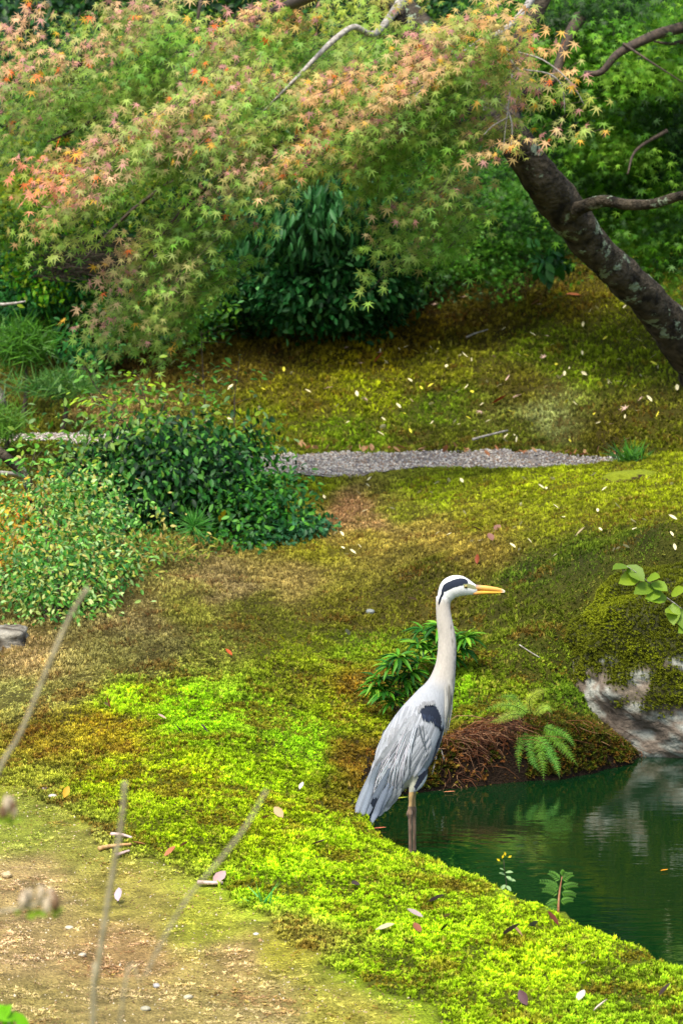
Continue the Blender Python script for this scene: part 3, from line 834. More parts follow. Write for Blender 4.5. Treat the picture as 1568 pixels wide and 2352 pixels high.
# belly white edge
belly = feather(hx, hy, [(795,1330),(830,1300),(870,1300),(850,1420),(800,1560),(735,1680),(640,1790),(590,1830),(600,1760),(690,1650),(745,1560),(780,1440)], 6)
col[belly] = lin((205, 207, 204))
stripe = feather(hx, hy, [(772,1372),(795,1290),(802,1330),(772,1440),(750,1500),(735,1560),(700,1640),(640,1725),(585,1800),(568,1770),(600,1690),(660,1645),(700,1590),(730,1510),(745,1440)], 6)
col[stripe] = C_BLACK
patch = feather(hx, hy, [(618,1190),(640,1160),(668,1138),(712,1130),(745,1160),(775,1215),(784,1270),(780,1330),(770,1362),(762,1300),(748,1262),(705,1240),(655,1228),(625,1212)], 9)
col[patch] = C_BLACK
crown = (body_side > 16) & in_poly(hx, hy, [(782,300),(784,250),(800,212),(830,192),(880,172),(925,160),(962,164),(985,178),(990,200),(978,212),(930,222),(880,236),(835,258),(800,272),(785,300),(775,335),(765,352),(768,310)])
col[crown] = C_BLACK
thigh = feather(hx, hy, [(500,1745),(560,1690),(600,1650),(605,1700),(575,1760),(566,1800),(575,1830),(530,1830),(480,1830)], 12)
col[thigh] = lin((158, 158, 140))
legm = (hy > 1812) & (hx > 500)
col[legm] = lin((168, 138, 88)); col[legm & (hy > 1925)] = lin((112, 92, 72)) 
lk = legm & (hy > 1925); col[lk] *= (1 + .5 * vnoise(hx[lk] / 8, hy[lk] / 40, BV[lk, 1] * 200, 5))[:, None]
lore = in_poly(hx, hy, [(950,208),(1000,204),(1040,218),(1062,245),(1040,250),(1000,240),(960,242)])
col[lore & (body_side > 12)] = lin((128, 130, 92))
wingz = (hy > 1150) & ~(belly | stripe | patch | legm | thigh)
sv = fbm((hx * .82 + hy * .3) / 7, (hy * .9 - hx * .35) / 90, None, 19, 3)
g_ = wingz & (hx < 790)
col[g_] = col[g_] * (1 + .55 * sv[g_])[:, None]
nk = (hy < 1150) & (hy > 330) & (hx < 900)
col[nk] *= (1 + .16 * fbm(hx[nk] / 7, hy[nk] / 26, BV[nk, 1] * 120, 23, 3))[:, None]
fs_ = (hy > 520) & (hy < 1000) & (hx > np.interp(hy, [520, 700, 1000], [850, 868, 862]))
col[fs_] *= (1 - .5 * sstep(.15, .5, vnoise(hx[fs_] / 6, hy[fs_] / 34, BV[fs_, 1] * 200, 29)))[:, None]
col = np.clip(col, .004, .86)
body = bpy.data.objects.new('body', me); COL.objects.link(body); body.parent = heron
me.vertices.foreach_set('co', (BV - loc_of(heron)).ravel()); me.update()
for aa in list(me.color_attributes): me.color_attributes.remove(aa)
a = me.color_attributes.new('tint', 'FLOAT_COLOR', 'POINT'); a.data.foreach_set('color', np.concatenate([col, np.ones((nv_, 1))], 1).ravel())
me.polygons.foreach_set('use_smooth', np.ones(len(me.polygons), bool))
m_feather, nt, b, out = new_mat('heron_plumage_mat')
a = N(nt, 'ShaderNodeAttribute', attribute_name='tint'); tc = N(nt, 'ShaderNodeTexCoord')
mp = N(nt, 'ShaderNodeMapping'); mp.inputs['Scale'].default_value = (1.6, 1, .55); mp.inputs['Rotation'].default_value = (0, math.radians(-28), 0)
nt.links.new(tc.outputs['Object'], mp.inputs[0])
n1 = N(nt, 'ShaderNodeTexNoise'); n1.inputs['Scale'].default_value = 240; n1.inputs['Detail'].default_value = 3; nt.links.new(mp.outputs[0], n1.inputs['Vector'])
mr = N(nt, 'ShaderNodeMapRange'); mr.inputs['To Min'].default_value = .82; mr.inputs['To Max'].default_value = 1.15; nt.links.new(n1.outputs['Fac'], mr.inputs['Value'])
vm = N(nt, 'ShaderNodeVectorMath', operation='SCALE'); nt.links.new(a.outputs['Color'], vm.inputs[0]); nt.links.new(mr.outputs[0], vm.inputs['Scale'])
nt.links.new(vm.outputs[0], b.inputs['Base Color'])
b.inputs['Roughness'].default_value = .75; b.inputs['Specular IOR Level'].default_value = .2
b.inputs['Sheen Weight'].default_value = .15
bp = N(nt, 'ShaderNodeBump'); bp.inputs['Strength'].default_value = .35; bp.inputs['Distance'].default_value = .002
nt.links.new(n1.outputs['Fac'], bp.inputs['Height']); nt.links.new(bp.outputs[0], b.inputs['Normal'])
me.materials.clear(); me.materials.append(m_feather)
bvh = BVHTree.FromPolygons(BV.tolist(), [tuple(q.vertices) for q in me.polygons])

# bill: two mandibles
def bill_half(name, top, bot, colr, tipc, up):
    xs = np.linspace(0, 1, 26); seg = 14; vs = []; cols = []
    for x_ in xs:
        X = 1028 + x_ * 246
        T = np.interp(x_, top[0], top[1]); Bm = np.interp(x_, bot[0], bot[1])
        c_ = hp(X, (T + Bm) / 2); a_ = max((Bm - T) / 2, 1.2) * MPZ; w_ = np.interp(x_, [0, .3, 1], [27, 17, 3]) * MPZ
        for k in range(seg):
            th = 2 * np.pi * k / seg
            vs.append(c_ + np.array([0, math.cos(th) * w_, math.sin(th) * a_]))
            q = sstep(.86, .97, x_); g = sstep(.35, 0, x_) * (1 if (math.sin(th) > .1 and up) else .3)
            cc_ = lin(colr) * (1 - q) + lin(tipc) * q; cols.append(cc_ * (1 - g) + lin((120, 116, 120)) * g)
    v = np.array(vs); f_ = []
    for r_ in range(len(xs) - 1):
        for k in range(seg):
            k2 = (k + 1) % seg; f_.append((r_ * seg + k, r_ * seg + k2, (r_ + 1) * seg + k2, (r_ + 1) * seg + k))
    f_.append(list(range(seg))); f_.append([(len(xs) - 1) * seg + k for k in range(seg)][::-1])
    return mesh_obj(name, v, f_, m_bill, heron, tint=np.array(cols))
m_bill = mat_leaf('bill_mat', rough=.35, trans=0, spec=.4, vary=.12)
bill_half('upper_bill', ([0, .15, .45, .75, .93, 1], [208, 212, 219, 232, 245, 258]), ([0, .3, .7, 1], [254, 255, 262, 267]), (226, 168, 82), (215, 205, 180), True)
bill_half('lower_bill', ([0, .3, .7, 1], [255, 256.5, 263.5, 266]), ([0, .2, .5, .8, .96, 1], [296, 290, 283, 279, 274, 267]), (232, 164, 54), (225, 215, 195), False)
# eyes
m_eye = mat_leaf('eye_mat', rough=.08, trans=0, spec=.8, vary=0)
for s_ in (-1, 1):
    o_ = hp(970, 222); hitp = bvh.ray_cast(Vector((o_[0], HY + s_ * .3, o_[2])), Vector((0, -s_, 0)))[0]
    c_ = np.array(hitp); c_[1] -= s_ * .0012
    th, ph = np.meshgrid(np.linspace(0, 2 * np.pi, 16, endpoint=False), np.linspace(0.01, np.pi - .01, 10))
    q = np.stack([np.sin(ph) * np.cos(th), s_ * np.cos(ph), np.sin(ph) * np.sin(th)], -1).reshape(-1, 3)
    v = c_ + q * .0052
    i = np.arange(9)[:, None] * 16; j = np.arange(16)[None]; j2 = (j + 1) % 16
    f_ = np.stack([i + j, i + 16 + j, i + 16 + j2, i + j2], -1).reshape(-1, 4)
    tt = np.where((q[:, 1] * s_ > .55)[:, None], lin((8, 8, 8)), lin((210, 180, 40)))
    mesh_obj('eye', v, f_, m_eye, heron, tint=tt)

# feathers laid over the body, each one a narrow vane following its surface
def on_body(zx, zy, side, lift):
    o_ = hp(zx, zy); r_ = bvh.ray_cast(Vector((o_[0], HY + side * .35, o_[2])), Vector((0, -side, 0)))
    if r_[0] is None: return None
    return np.array(r_[0]) + np.array(r_[1]) * lift * (1 if r_[1][1] * side > 0 else -1)
def vane(name, pts, w, colr, side, lift, par, n=12, taper=True, hang=None, tipw=.1, ridge=.0012):
    pts = smooth_path(np.array(pts, float), n); P_ = []
    lastdy = None
    for zx, zy in pts:
        q = on_body(zx, zy, side, lift)
        if q is None:
            if not P_: return None
            q = hp(zx, zy); q = np.array([q[0], P_[-1][1] * .93 + HY * .07, q[2]])
        P_.append(q)
    P_ = np.array(P_); P_[1:-1] = (P_[:-2] + P_[1:-1] * 2 + P_[2:]) / 4
    t_ = norm(np.gradient(P_, axis=0)); s_ = norm(np.cross(t_, np.array([0, side, 0])))
    x_ = np.linspace(0, 1, n)
    ww = w * MPZ * (np.clip(x_ / .12, .35, 1)) * (np.clip((1 - x_) / .45, 0, 1) ** .6 * (1 - tipw) + tipw if taper else np.clip((1 - x_) / .12, .2, 1) ** .5)
    nrm_ = np.cross(s_, t_); nrm_ = nrm_ * np.sign(nrm_[:, 1:2] * side + 1e-9)
    v = np.vstack([P_ - s_ * ww[:, None], P_ + nrm_ * ridge, P_ + s_ * ww[:, None]])
    i = np.arange(n - 1)
    f_ = np.vstack([np.stack([i, i + 1, i + n + 1, i + n], -1), np.stack([i + n, i + n + 1, i + 2 * n + 1, i + 2 * n], -1)])
    cc_ = np.array(colr)[None] * (.88 + .2 * x_)[:, None]
    return mesh_obj(name, v, f_, m_feather, par, tint=np.vstack([cc_ * .76, cc_ * 1.08, cc_ * .76]))
frs = np.random.default_rng(12)
for side in (-1, 1):
    # flight feathers and tail tips
    for k, (pts, w, cg) in enumerate([
        ([(330,1560),(250,1750),(190,1920),(150,2040),(118,2112)], 22, (150, 160, 172)), ([(300,1600),(210,1760),(150,1900),(122,2000),(108,2075)], 20, (166, 174, 184)),
        ([(390,1600),(300,1800),(230,1930),(180,2020),(150,2075)], 24, (128, 138, 152)), ([(330,1700),(265,1900),(235,1990),(212,2062)], 22, (36, 46, 62)),
        ([(380,1720),(300,1900),(262,2000),(228,2088)], 24, (150, 160, 176)), ([(410,1740),(330,1880),(285,1975),(262,2035)], 24, (140, 150, 164)),
        ([(430,1760),(370,1870),(320,1960),(300,2000)], 26, (160, 164, 168)), ([(470,1760),(410,1850),(360,1930),(330,1965)], 26, (168, 172, 172))]):
        vane('tail_feather', pts, w, lin(cg), side, .004 + .0012 * (8 - k), heron, 16, tipw=.05)
    # wing coverts: overlapping rows
    for r_ in range(9):
        for q in range(-2, 7):
            t0 = r_ / 9 + frs.uniform(-.03, .03); s0 = q / 7 + frs.uniform(-.03, .03)
            x0 = 640 - 300 * t0 + 110 * s0 - 20; y0 = 1240 + 380 * t0 + 250 * s0 * (.6 + .4 * (1 - t0))
            if x0 > 590 and y0 < 1262: continue
            ln_z = frs.uniform(150, 200); an = math.radians(frs.uniform(112, 124) - 6 * s0)
            x1, y1 = x0 + math.cos(an) * ln_z, y0 + math.sin(an) * ln_z
            if in_poly(np.array([x1]), np.array([y1]), [(460,1780),(560,1690),(640,1600),(745,1440),(850,1400),(850,2000),(480,2000)])[0]: continue
            g = frs.uniform(144, 176); vane('feather', [(x0, y0), ((x0 + x1) / 2 - 4, (y0 + y1) / 2), (x1, y1)], frs.uniform(15, 22), lin((g, g + 3, g + 7)), side, .0012 + .0006 * (r_ % 3), heron, 9, tipw=.25)
    # long pale scapular plumes
    for k in range(84):
        u = k / 83 + frs.uniform(-.02, .02)
        x0 = 660 - 330 * u + frs.uniform(-15, 15); y0 = 1265 + 300 * u * u + 30 * u + frs.uniform(-30, 150)
        L = frs.uniform(230, 420) * (1 - .25 * abs(u - .5))
        dirx = np.interp(u, [0, .25, 1], [.18, -.15, -.42]) + frs.uniform(-.06, .06)
        if u < .2: dirx = frs.uniform(.1, .5)
        x1 = x0 + dirx * L; y1 = y0 + L * math.sqrt(max(.1, 1 - dirx * dirx)); xm = (x0 + x1) / 2 - 18 + (10 if u < .2 else 0)
        if in_poly(np.array([x1]), np.array([y1]), [(470,1760),(640,1600),(745,1440),(900,1300),(900,2000),(480,2000)])[0]: continue
        g = 200 if k % 3 else 92
        vane('plume', [(x0, y0), (xm, (y0 + y1) / 2 - 6), (x1, y1)], frs.uniform(2.6, 4.6) if g > 150 else frs.uniform(4, 7), lin((g + frs.uniform(-8, 12), g + 4, g + 10)), side, .0042 if g > 150 else .0036, heron, 14)
    # breast plumes hanging over the shoulder edge
    for k in range(22):
        u = frs.uniform(0, 1); x0 = 800 + 72 * u; y0 = frs.uniform(960, 1130); L = frs.uniform(170, 300); 
        x1 = np.interp(y0 + L, [1100, 1250, 1420], [x0 + 6, 800 + 60 * u - 4, 795 + 36 * u])
        g = 200 if k % 4 else 140
        vane('plume', [(x0, y0), ((x0 + x1) / 2 + 4, y0 + L / 2), (x1, y0 + L)], frs.uniform(2.2, 4.2), lin((g, g - 4, g - 14)), side, .003, heron, 12)
    for k in range(34):
        u = frs.uniform(0, 1); x0 = np.interp(u, [0, .5, 1], [632, 700, 768]) + frs.uniform(-6, 6); y0 = np.interp(u, [0, .5, 1], [1196, 1205, 1290]) + frs.uniform(-14, 10)
        vane('feather', [(x0, y0), (x0 + 6 + 8 * u, y0 + 22), (x0 + 8 + 12 * u, y0 + frs.uniform(34, 58))], frs.uniform(5, 9), C_BLACK * frs.uniform(.8, 2.2), side, .0022, heron, 7)
    for k in range(14):
        u = frs.uniform(0, 1); x0 = np.interp(u, [0, .5, 1], [596, 638, 716]) + frs.uniform(-6, 6); y0 = np.interp(u, [0, .5, 1], [1150, 1100, 1090]) + frs.uniform(-6, 6); g = frs.uniform(134, 152)
        vane('feather', [(x0, y0), (x0 + 8, y0 + 20), (x0 + 10, y0 + frs.uniform(28, 38))], frs.uniform(5, 8), lin((g, g + 1, g + 3)), side, .003, heron, 7)
    for k in range(60):
        u = frs.uniform(0, 1); x0 = 690 - 300 * u + frs.uniform(-50, 60); y0 = 1075 + 260 * u + frs.uniform(0, 60); g = frs.uniform(150, 170)
        if x0 > 585 and y0 > 1060: continue
        vane('feather', [(x0, y0), (x0 - 10, y0 + 32), (x0 - 24, y0 + frs.uniform(60, 84))], frs.uniform(9, 14), lin((g, g + 2, g + 5)), side, .0014, heron, 7)
    # short head plume behind the eye stripe
    vane('plume', [(800,262),(780,300),(768,340),(762,362)], 9, C_BLACK, side, .002, heron, 8)

# ------------------------------------------------------------------ plants
m_leafA = mat_leaf('tree_leaf_mat', rough=.5, trans=.38, spec=.3)
m_leafG = mat_leaf('glossy_leaf_mat', rough=.48, trans=.22, spec=.22)
m_bark = mat_noise('maple_bark_mat', lin((32, 29, 24)), lin((84, 76, 62)), scale=16, rough=.95, bump=1.0, bscale=45, c3=lin((128, 142, 118)), lo3=.57, s3=7, dist=.03)
m_twig = mat_noise('pale_twig_mat', lin((120, 112, 100)), lin((176, 170, 158)), scale=60, bump=.3)
m_dark = mat_noise('dark_twig_mat', lin((44, 34, 26)), lin((80, 66, 50)), scale=50, bump=.3)

def interp_colors(px, py, table, wx=1.4):
    T = np.array(table, float); C_ = lin(T[:, 2:5])
    w = 1.0 / (((px[:, None] - T[:, 0]) / wx) ** 2 + (py[:, None] - T[:, 1]) ** 2 + 300.0) ** 1.8
    return (w @ C_) / w.sum(1)[:, None]

def blob_points(blobs, rs, cl=(8, 14), cr=.055):
    """clusters inside ellipsoids: (px, py, depth, rx, ry (px), depth radius m, clusters, tilt deg)"""
    P_, Cn, Bi = [], [], []
    for bi, (bx, by, bY, rx, ry, rz, nc, ang) in enumerate(blobs):
        d_ = norm(rs.normal(0, 1, (nc, 3))); r_ = rs.uniform(.25, 1, nc) ** .45
        q = d_ * r_[:, None]
        ca, sa = math.cos(math.radians(ang)), math.sin(math.radians(ang))
        ux, uy = q[:, 0] * rx, q[:, 1] * ry
        X, Yp = bx + ux * ca - uy * sa, by + ux * sa + uy * ca
        c_ = W(X, Yp, bY + q[:, 2] * rz)
        ctr = W(bx, by, np.float64(bY))
        for k in range(nc):
            m_ = rs.integers(*cl)
            P_.append(c_[k] + rs.normal(0, cr, (m_, 3)) * np.array([1, 1, .7])); Cn.append(np.tile(norm(c_[k] - ctr), (m_, 1))); Bi.append(np.full(m_, bi))
    return np.vstack(P_), np.vstack(Cn), np.concatenate(Bi)

def shrub(name, label, cat, blobs, size, pal, tpl, seed, mat=None, single=0, cr=.05, cl=(8, 14), up=.5, droop=.3, base=None, stem_r=.012, group=None, jit=.25, clip_ground=True, nst=5, yoff=0.0, shape=None):
    rs = np.random.default_rng(seed); blobs = [(b_[0], b_[1], b_[2] + yoff) + tuple(b_[3:]) for b_ in blobs]
    p, cn, bi = blob_points(blobs, rs, cl, cr)
    if clip_ground:
        k = p[:, 2] > H(p[:, 0], p[:, 1]) + .01; p, cn, bi = p[k], cn[k], bi[k]
    n = len(p)
    b0 = W(blobs[0][0], blobs[0][1], np.float64(blobs[0][2])) if base is None else np.asarray(base, float)
    b0 = np.array([b0[0], b0[1], float(H(b0[0], b0[1]))])
    root = empty(name, b0, label, cat, group)
    fwd = norm(cn * .7 + rs.normal(0, .6, (n, 3)) + np.array([0, 0, -droop]))
    nrm = norm(rs.normal(0, .45, (n, 3)) + np.array([0, -.35, up + .4]) + cn * .4)
    pal = lin(np.array(pal, float)); w_ = rs.integers(0, len(pal), n)
    clus = vnoise(p[:, 0] * 7, p[:, 1] * 7, p[:, 2] * 7, seed)
    tint = pal[w_] * (1 + rs.uniform(-jit, jit, n) + .25 * clus)[:, None]
    s = size * rs.uniform(.65, 1.25, n)
    foliage(root, tpl, p, fwd, nrm, s, np.clip(tint, .003, .9), mat or m_leafG, single)
    # stems fanning out from the base
    for k in range(nst):
        bi_ = blobs[rs.integers(0, len(blobs))]
        e_ = W(bi_[0] + rs.uniform(-.6, .6) * bi_[3], bi_[1] + rs.uniform(-.6, .2) * bi_[4], np.float64(bi_[2]))
        s0 = b0 + np.array([rs.uniform(-.05, .05), rs.uniform(-.05, .05), -.04])
        mid_ = (s0 * .55 + e_ * .45) + rs.normal(0, .03, 3) + np.array([0, 0, .04])
        tube('stem', [s0, mid_, e_], [stem_r, stem_r * .75, stem_r * .3], m_dark, root, seg=6, n=12)
    return root

# ---- the front autumn maple: leaning trunk, limbs, layered sprays of leaves
tb = W(1720, 985, np.float64(17.4)); tb = np.array([tb[0], tb[1], float(H(tb[0], tb[1])) - .05])
maple = empty('autumn_maple', tb, 'leaning maple with lichened dark trunk and layered sprays of orange, pink and green leaves', 'tree')
def px_path(pts): return np.array([W(a, b_, np.float64(c)) for a, b_, c in pts])
tpts = px_path([(1650,900,17.1),(1572,790,16.8),(1492,695,16.5),(1392,600,16.1),(1310,500,15.8),(1232,400,15.5),(1180,320,15.5),(1130,270,15.8),(1080,195,16.2),(1020,110,16.6),(930,20,17.0),(860,-80,17.4)])
tpts = np.vstack([tb, tpts])
tube('trunk', tpts, [.22, .148, .125, .102, .092, .106, .098, .085, .085, .085, .075, .06, .045], m_bark, maple, seg=30, n=150, rough=.26, seed=3)
tube('limb', px_path([(1190,345,15.6),(1170,270,15.8),(1190,200,16.0),(1180,120,16.2),(1230,30,16.4),(1280,-60,16.5)]), [.06, .055, .05, .045, .04, .03], m_bark, maple, seg=14, n=40, rough=.15, seed=5)
tube('limb', px_path([(1290,500,15.75),(1330,478,15.6),(1385,462,15.5),(1440,470,15.4),(1500,468,15.3),(1568,448,15.2),(1700,430,15.0)]), [.06, .036, .03, .027, .026, .024, .02], m_bark, maple, seg=14, n=60, rough=.18, seed=6)
tube('branch', px_path([(1185,30,14.90),(1225,-10,15.97),(1190,40,15.25),(1150,72,15.07),(1090,102,14.98),(1040,140,14.89),(990,180,14.80),(930,250,14.71)])[1:], [.020, .018, .016, .012, .009, .007, .004], m_twig, maple, seg=8, n=40)
tube('branch', px_path([(1155,75,15.07),(1160,100,15.02),(1166,128,14.98),(1180,150,14.98),(1197,166,14.98)]), [.007, .008, .009, .007, .004], m_twig, maple, seg=8, n=20)
tube('branch', px_path([(950,-40,16.15),(880,60,15.61),(850,78,15.43),(812,62,15.34),(775,85,15.25),(735,122,15.16),(660,200,15.07),(600,260,15.07)]), [.03, .02, .016, .016, .016, .013, .008, .004], m_twig, maple, seg=8, n=40, rough=.2)
tube('branch', px_path([(760,-30,14.50),(560,60,16.42),(430,140,16.33),(320,215,16.24),(240,262,16.15),(170,300,16.06),(110,326,15.97)]), [.03, .022, .018, .015, .013, .010, .004], m_dark, maple, seg=8, n=40, rough=.2)
tube('branch', px_path([(470,-30,16.33),(458,20,16.24),(450,80,16.24),(440,120,16.24)]), [.012, .010, .008, .006], m_dark, maple, seg=6, n=16)
tube('branch', px_path([(640,330,15.79),(440,395,15.79),(330,462,15.79),(260,525,15.79),(190,600,15.79)]), [.014, .012, .010, .008, .004], m_dark, maple, seg=6, n=24)
tube('branch', px_path([(900,250,15.25),(720,300,15.16),(560,380,15.16),(430,470,15.16),(330,600,15.16)]), [.016, .013, .010, .007, .004], m_dark, maple, seg=6, n=24)
for pts in ([(1175,170,14.89),(1168,230,14.85),(1163,270,14.80),(1155,340,14.80)], [(1163,245,14.82),(1175,290,14.80),(1172,350,14.80)], [(1200,160,14.89),(1260,170,14.80),(1290,200,14.80),(1296,260,14.80)],
            [(1165,270,14.80),(1130,290,14.80),(1110,310,14.80)], [(1190,120,14.89),(1250,140,14.85),(1310,190,14.80),(1340,240,14.80)]):
    tube('twig', px_path(pts), [.0045, .004, .003, .002][:len(pts)], m_twig, maple, seg=5, n=14)

# sprays: (ridge polyline px), depth, drape below the ridge (px), leaves per 100x100 px
MAPC = [(0,40,205,150,95),(150,20,205,150,95),(300,30,200,150,95),(60,130,215,145,80),(200,110,215,150,100),(100,180,200,150,90),(270,70,215,155,90),(380,20,185,160,80),
 (400,80,120,160,50),(330,160,80,135,20),(420,120,70,130,15),(200,180,110,140,50),(60,230,120,140,70),(150,280,100,135,50),(20,330,150,140,80),(90,330,110,125,50),
 (560,20,225,160,80),(640,30,150,165,60),(680,45,235,150,30),(760,30,150,170,60),(520,60,220,160,80),(480,110,200,160,80),(600,100,110,155,50),(700,120,110,160,55),
 (440,180,190,165,100),(560,170,232,130,60),(500,210,225,130,90),(590,190,230,150,50),(380,240,190,165,70),(460,260,220,130,80),(420,300,205,130,100),(480,320,185,120,110),
 (330,260,190,160,70),(260,290,215,140,100),(190,320,225,120,50),(220,360,215,140,120),(300,340,215,150,100),(160,380,225,110,50),(140,440,225,105,45),(220,420,225,150,125),
 (110,375,225,90,30),(60,390,220,90,30),(190,500,200,100,60),(220,530,215,110,30),(350,380,185,140,80),(560,250,120,155,60),(620,240,130,165,70),(540,300,150,150,60),(620,320,120,145,50),(560,380,185,130,90),(540,440,190,130,100),
 (680,350,200,160,80),(700,380,215,150,60),(720,320,225,140,50),(740,290,230,150,60),(300,470,105,130,30),(400,440,100,140,40),(450,500,90,135,40),(420,560,100,140,50),(350,600,110,140,50),
 (290,600,195,155,90),(280,660,205,150,110),(330,580,110,145,40),(430,590,165,160,90),(400,650,180,150,100),(370,690,120,140,50),(460,650,105,140,35),(540,560,75,120,35),
 (760,130,110,150,60),(850,50,130,165,60),(860,120,110,160,60),(780,190,235,155,50),(830,170,220,150,70),(760,240,220,160,70),(880,190,140,160,60),(850,250,190,160,80),
 (960,60,200,165,60),(1000,40,190,170,60),(1080,30,190,165,70),(980,110,225,125,100),(930,170,230,120,80),(910,220,235,120,90),(960,150,225,150,80),(1010,180,190,170,70),(1080,80,190,180,70),
 (900,280,190,150,90),(840,300,180,160,90),(800,330,175,165,70),(960,270,90,150,40),(1000,250,120,160,50),(1050,150,170,170,70),(1080,230,110,150,60),
 (900,350,105,150,40),(960,380,110,155,50),(900,430,110,150,50),(1000,440,165,145,90),(920,500,165,135,80),(980,500,140,140,60),(960,560,175,130,80),(1050,520,90,145,40),(1020,570,80,130,20),
 (1050,330,110,140,60),(1100,290,235,160,90),(1120,320,230,165,80),(1160,340,210,175,40),(1190,190,215,165,50),(1210,100,230,165,50),(1270,150,215,170,60),(1300,180,225,165,80),(1290,270,225,175,130),(1330,280,195,190,80),(1330,220,180,185,70)]
SPR = [ # ridge, depth at ridge, drape px, n leaves
 ([(-40,60),(100,20),(250,-10),(400,-40)], 15.94, 150, 520), ([(-40,185),(60,120),(180,112),(280,70),(340,20),(420,-20)], 15.67, 190, 1150), ([(-40,300),(80,220),(220,190),(330,130),(430,60)], 15.85, 150, 850),
 ([(440,130),(500,60),(600,20),(720,-20)], 15.58, 170, 900), ([(600,60),(700,30),(850,-10),(960,-40)], 15.67, 190, 950),
 ([(60,390),(100,372),(150,385)], 15.13, 45, 60), ([(120,450),(170,340),(260,290),(340,250),(420,215),(470,165)], 15.04, 150, 1350), ([(380,260),(450,200),(540,160),(600,170),(640,230)], 14.95, 180, 1000),
 ([(180,400),(260,380),(350,330),(450,290),(560,290),(660,280)], 14.95, 130, 900), ([(185,540),(200,480),(240,430)], 15.04, 90, 110), ([(500,420),(540,370),(600,350),(660,330)], 14.86, 110, 330),
 ([(260,700),(280,600),(340,540),(420,470),(520,430)], 15.31, 170, 1050), ([(390,680),(420,580),(480,520),(580,480)], 15.22, 160, 800), ([(330,720),(420,700),(480,620)], 15.40, 60, 150),
 ([(640,400),(700,320),(760,280),(820,270),(880,220)], 14.86, 110, 700), ([(720,220),(780,170),(850,160),(900,200)], 14.95, 110, 480), ([(880,260),(910,170),(950,110),(1010,60),(1090,20),(1180,-30)], 14.77, 170, 1350),
 ([(1000,220),(1050,130),(1120,90)], 14.95, 110, 420), ([(840,330),(900,290),(980,260),(1080,270)], 15.13, 170, 900), ([(890,520),(930,430),(990,410),(1060,420)], 15.04, 130, 520),
 ([(990,520),(1040,480),(1080,500)], 15.31, 130, 330), ([(760,100),(830,90),(900,110)], 15.40, 110, 380), ([(680,150),(740,110),(800,130)], 15.49, 150, 330),
 ([(1000,140),(1080,110),(1180,80)], 15.0, 170, 330), ([(1050,260),(1110,240),(1160,280)], 15.0, 100, 120), ([(1090,190),(1130,180),(1190,230)], 15.05, 90, 90),
 ([(1150,110),(1200,85),(1250,120),(1290,160),(1340,220)], 14.86, 75, 135), ([(1080,320),(1110,290),(1150,300)], 14.86, 50, 45), ([(1110,350),(1150,325),(1200,340)], 14.82, 45, 55), ([(1270,265),(1310,255),(1350,290)], 14.86, 50, 50), ([(1150,200),(1200,180),(1250,190)], 14.86, 40, 32)]
rs = np.random.default_rng(44)
LP, LF, LN, LS, LT, TW = [], [], [], [], [], []
for ridge, Y0, drape, n in SPR:
    n = int(n * .80)
    rp = smooth_path(np.array([(a, b_, 0) for a, b_ in ridge], float), 60)[:, :2]
    # little fans of leaves hanging from twigs, like shingles below the ridge
    nc = max(4, n // 9); u = rs.uniform(0, 1, nc); t_ = rs.uniform(0, 1, nc) ** 1.15
    c_ = rp[(u * 59).astype(int)]; cx = c_[:, 0] + rs.normal(0, 12, nc) - 14 * t_; cy = c_[:, 1] + drape * t_ + rs.normal(0, 8, nc)
    cY = Y0 + .28 * (t_ - .15) + rs.normal(0, .09, nc) + .2 * np.sin(u * 9 + Y0 * 7)
    ctr = W(cx, cy, cY)
    for k in range(nc):
        n0 = norm(np.array([-.12, -.68, .68]) + rs.normal(0, .26, 3)); m_ = 10; tw = norm(np.array([-.75 + rs.normal(0, .35), -.35 + rs.normal(0, .4), -.42 + rs.normal(0, .25)]))
        sdv = norm(np.cross(tw, [0, 0, 1])); q = np.linspace(-.5, .5, m_) * .34; sg = np.where(np.arange(m_) % 2, 1, -1)
        pos = ctr[k] + tw * q[:, None] + sdv * (sg * .045)[:, None] + rs.normal(0, .018, (m_, 3))
        LP.append(pos); LF.append(norm(tw * .55 + sdv * (sg * .5)[:, None] + np.array([-.1, -.1, -.75]) + rs.normal(0, .22, (m_, 3)))); TW.append(tube_arrays(smooth_path([ctr[k] - tw * .13 + [.01, 0, .02], ctr[k], ctr[k] + tw * .11], 4), [.0016, .0014, .0012, .0008], 3))
        LN.append(norm(n0 + rs.normal(0, .2, (m_, 3)))); LS.append(rs.uniform(.032, .054, m_)); LT.append(np.full(m_, t_[k] if drape > 80 else 0.0))
LP, LF, LN, LS = np.vstack(LP), np.vstack(LF), np.vstack(LN), np.concatenate(LS)
lx, ly = project(LP)
cl = interp_colors(lx + rs.normal(0, 12, len(lx)), ly + rs.normal(0, 12, len(lx)), MAPC)
wr = np.clip((cl[:, 0] / np.maximum(cl[:, 1], .01) - .8) / .8, 0, 1)[:, None]
cl = cl * (1 - .30 * wr) + lin((190, 158, 122)) * .30 * wr
cl = cl * .86 + cl.mean(1, keepdims=True) * .14 * wr + cl * .14 * (1 - wr)
gsel = rs.uniform(0, 1, len(cl)) < .13; cl[gsel] = cl[gsel] * .4 + lin((120, 160, 60)) * .6
LT = np.concatenate(LT); gm = (sstep(.14, .52, LT + .25 * vnoise(LP[:, 0] * 5, LP[:, 1] * 5, LP[:, 2] * 5, 17)) * .85)[:, None]
gm = np.maximum(gm, .72 * sstep(.02, .38, vnoise(LP[:, 0] * 2.3 + 5, LP[:, 1] * 2.3, LP[:, 2] * 3.4, 83))[:, None])
cl = cl * (1 - gm) + lin(np.array([(84, 140, 30), (110, 158, 44), (130, 160, 60)], float))[rs.integers(0, 3, len(cl))] * gm
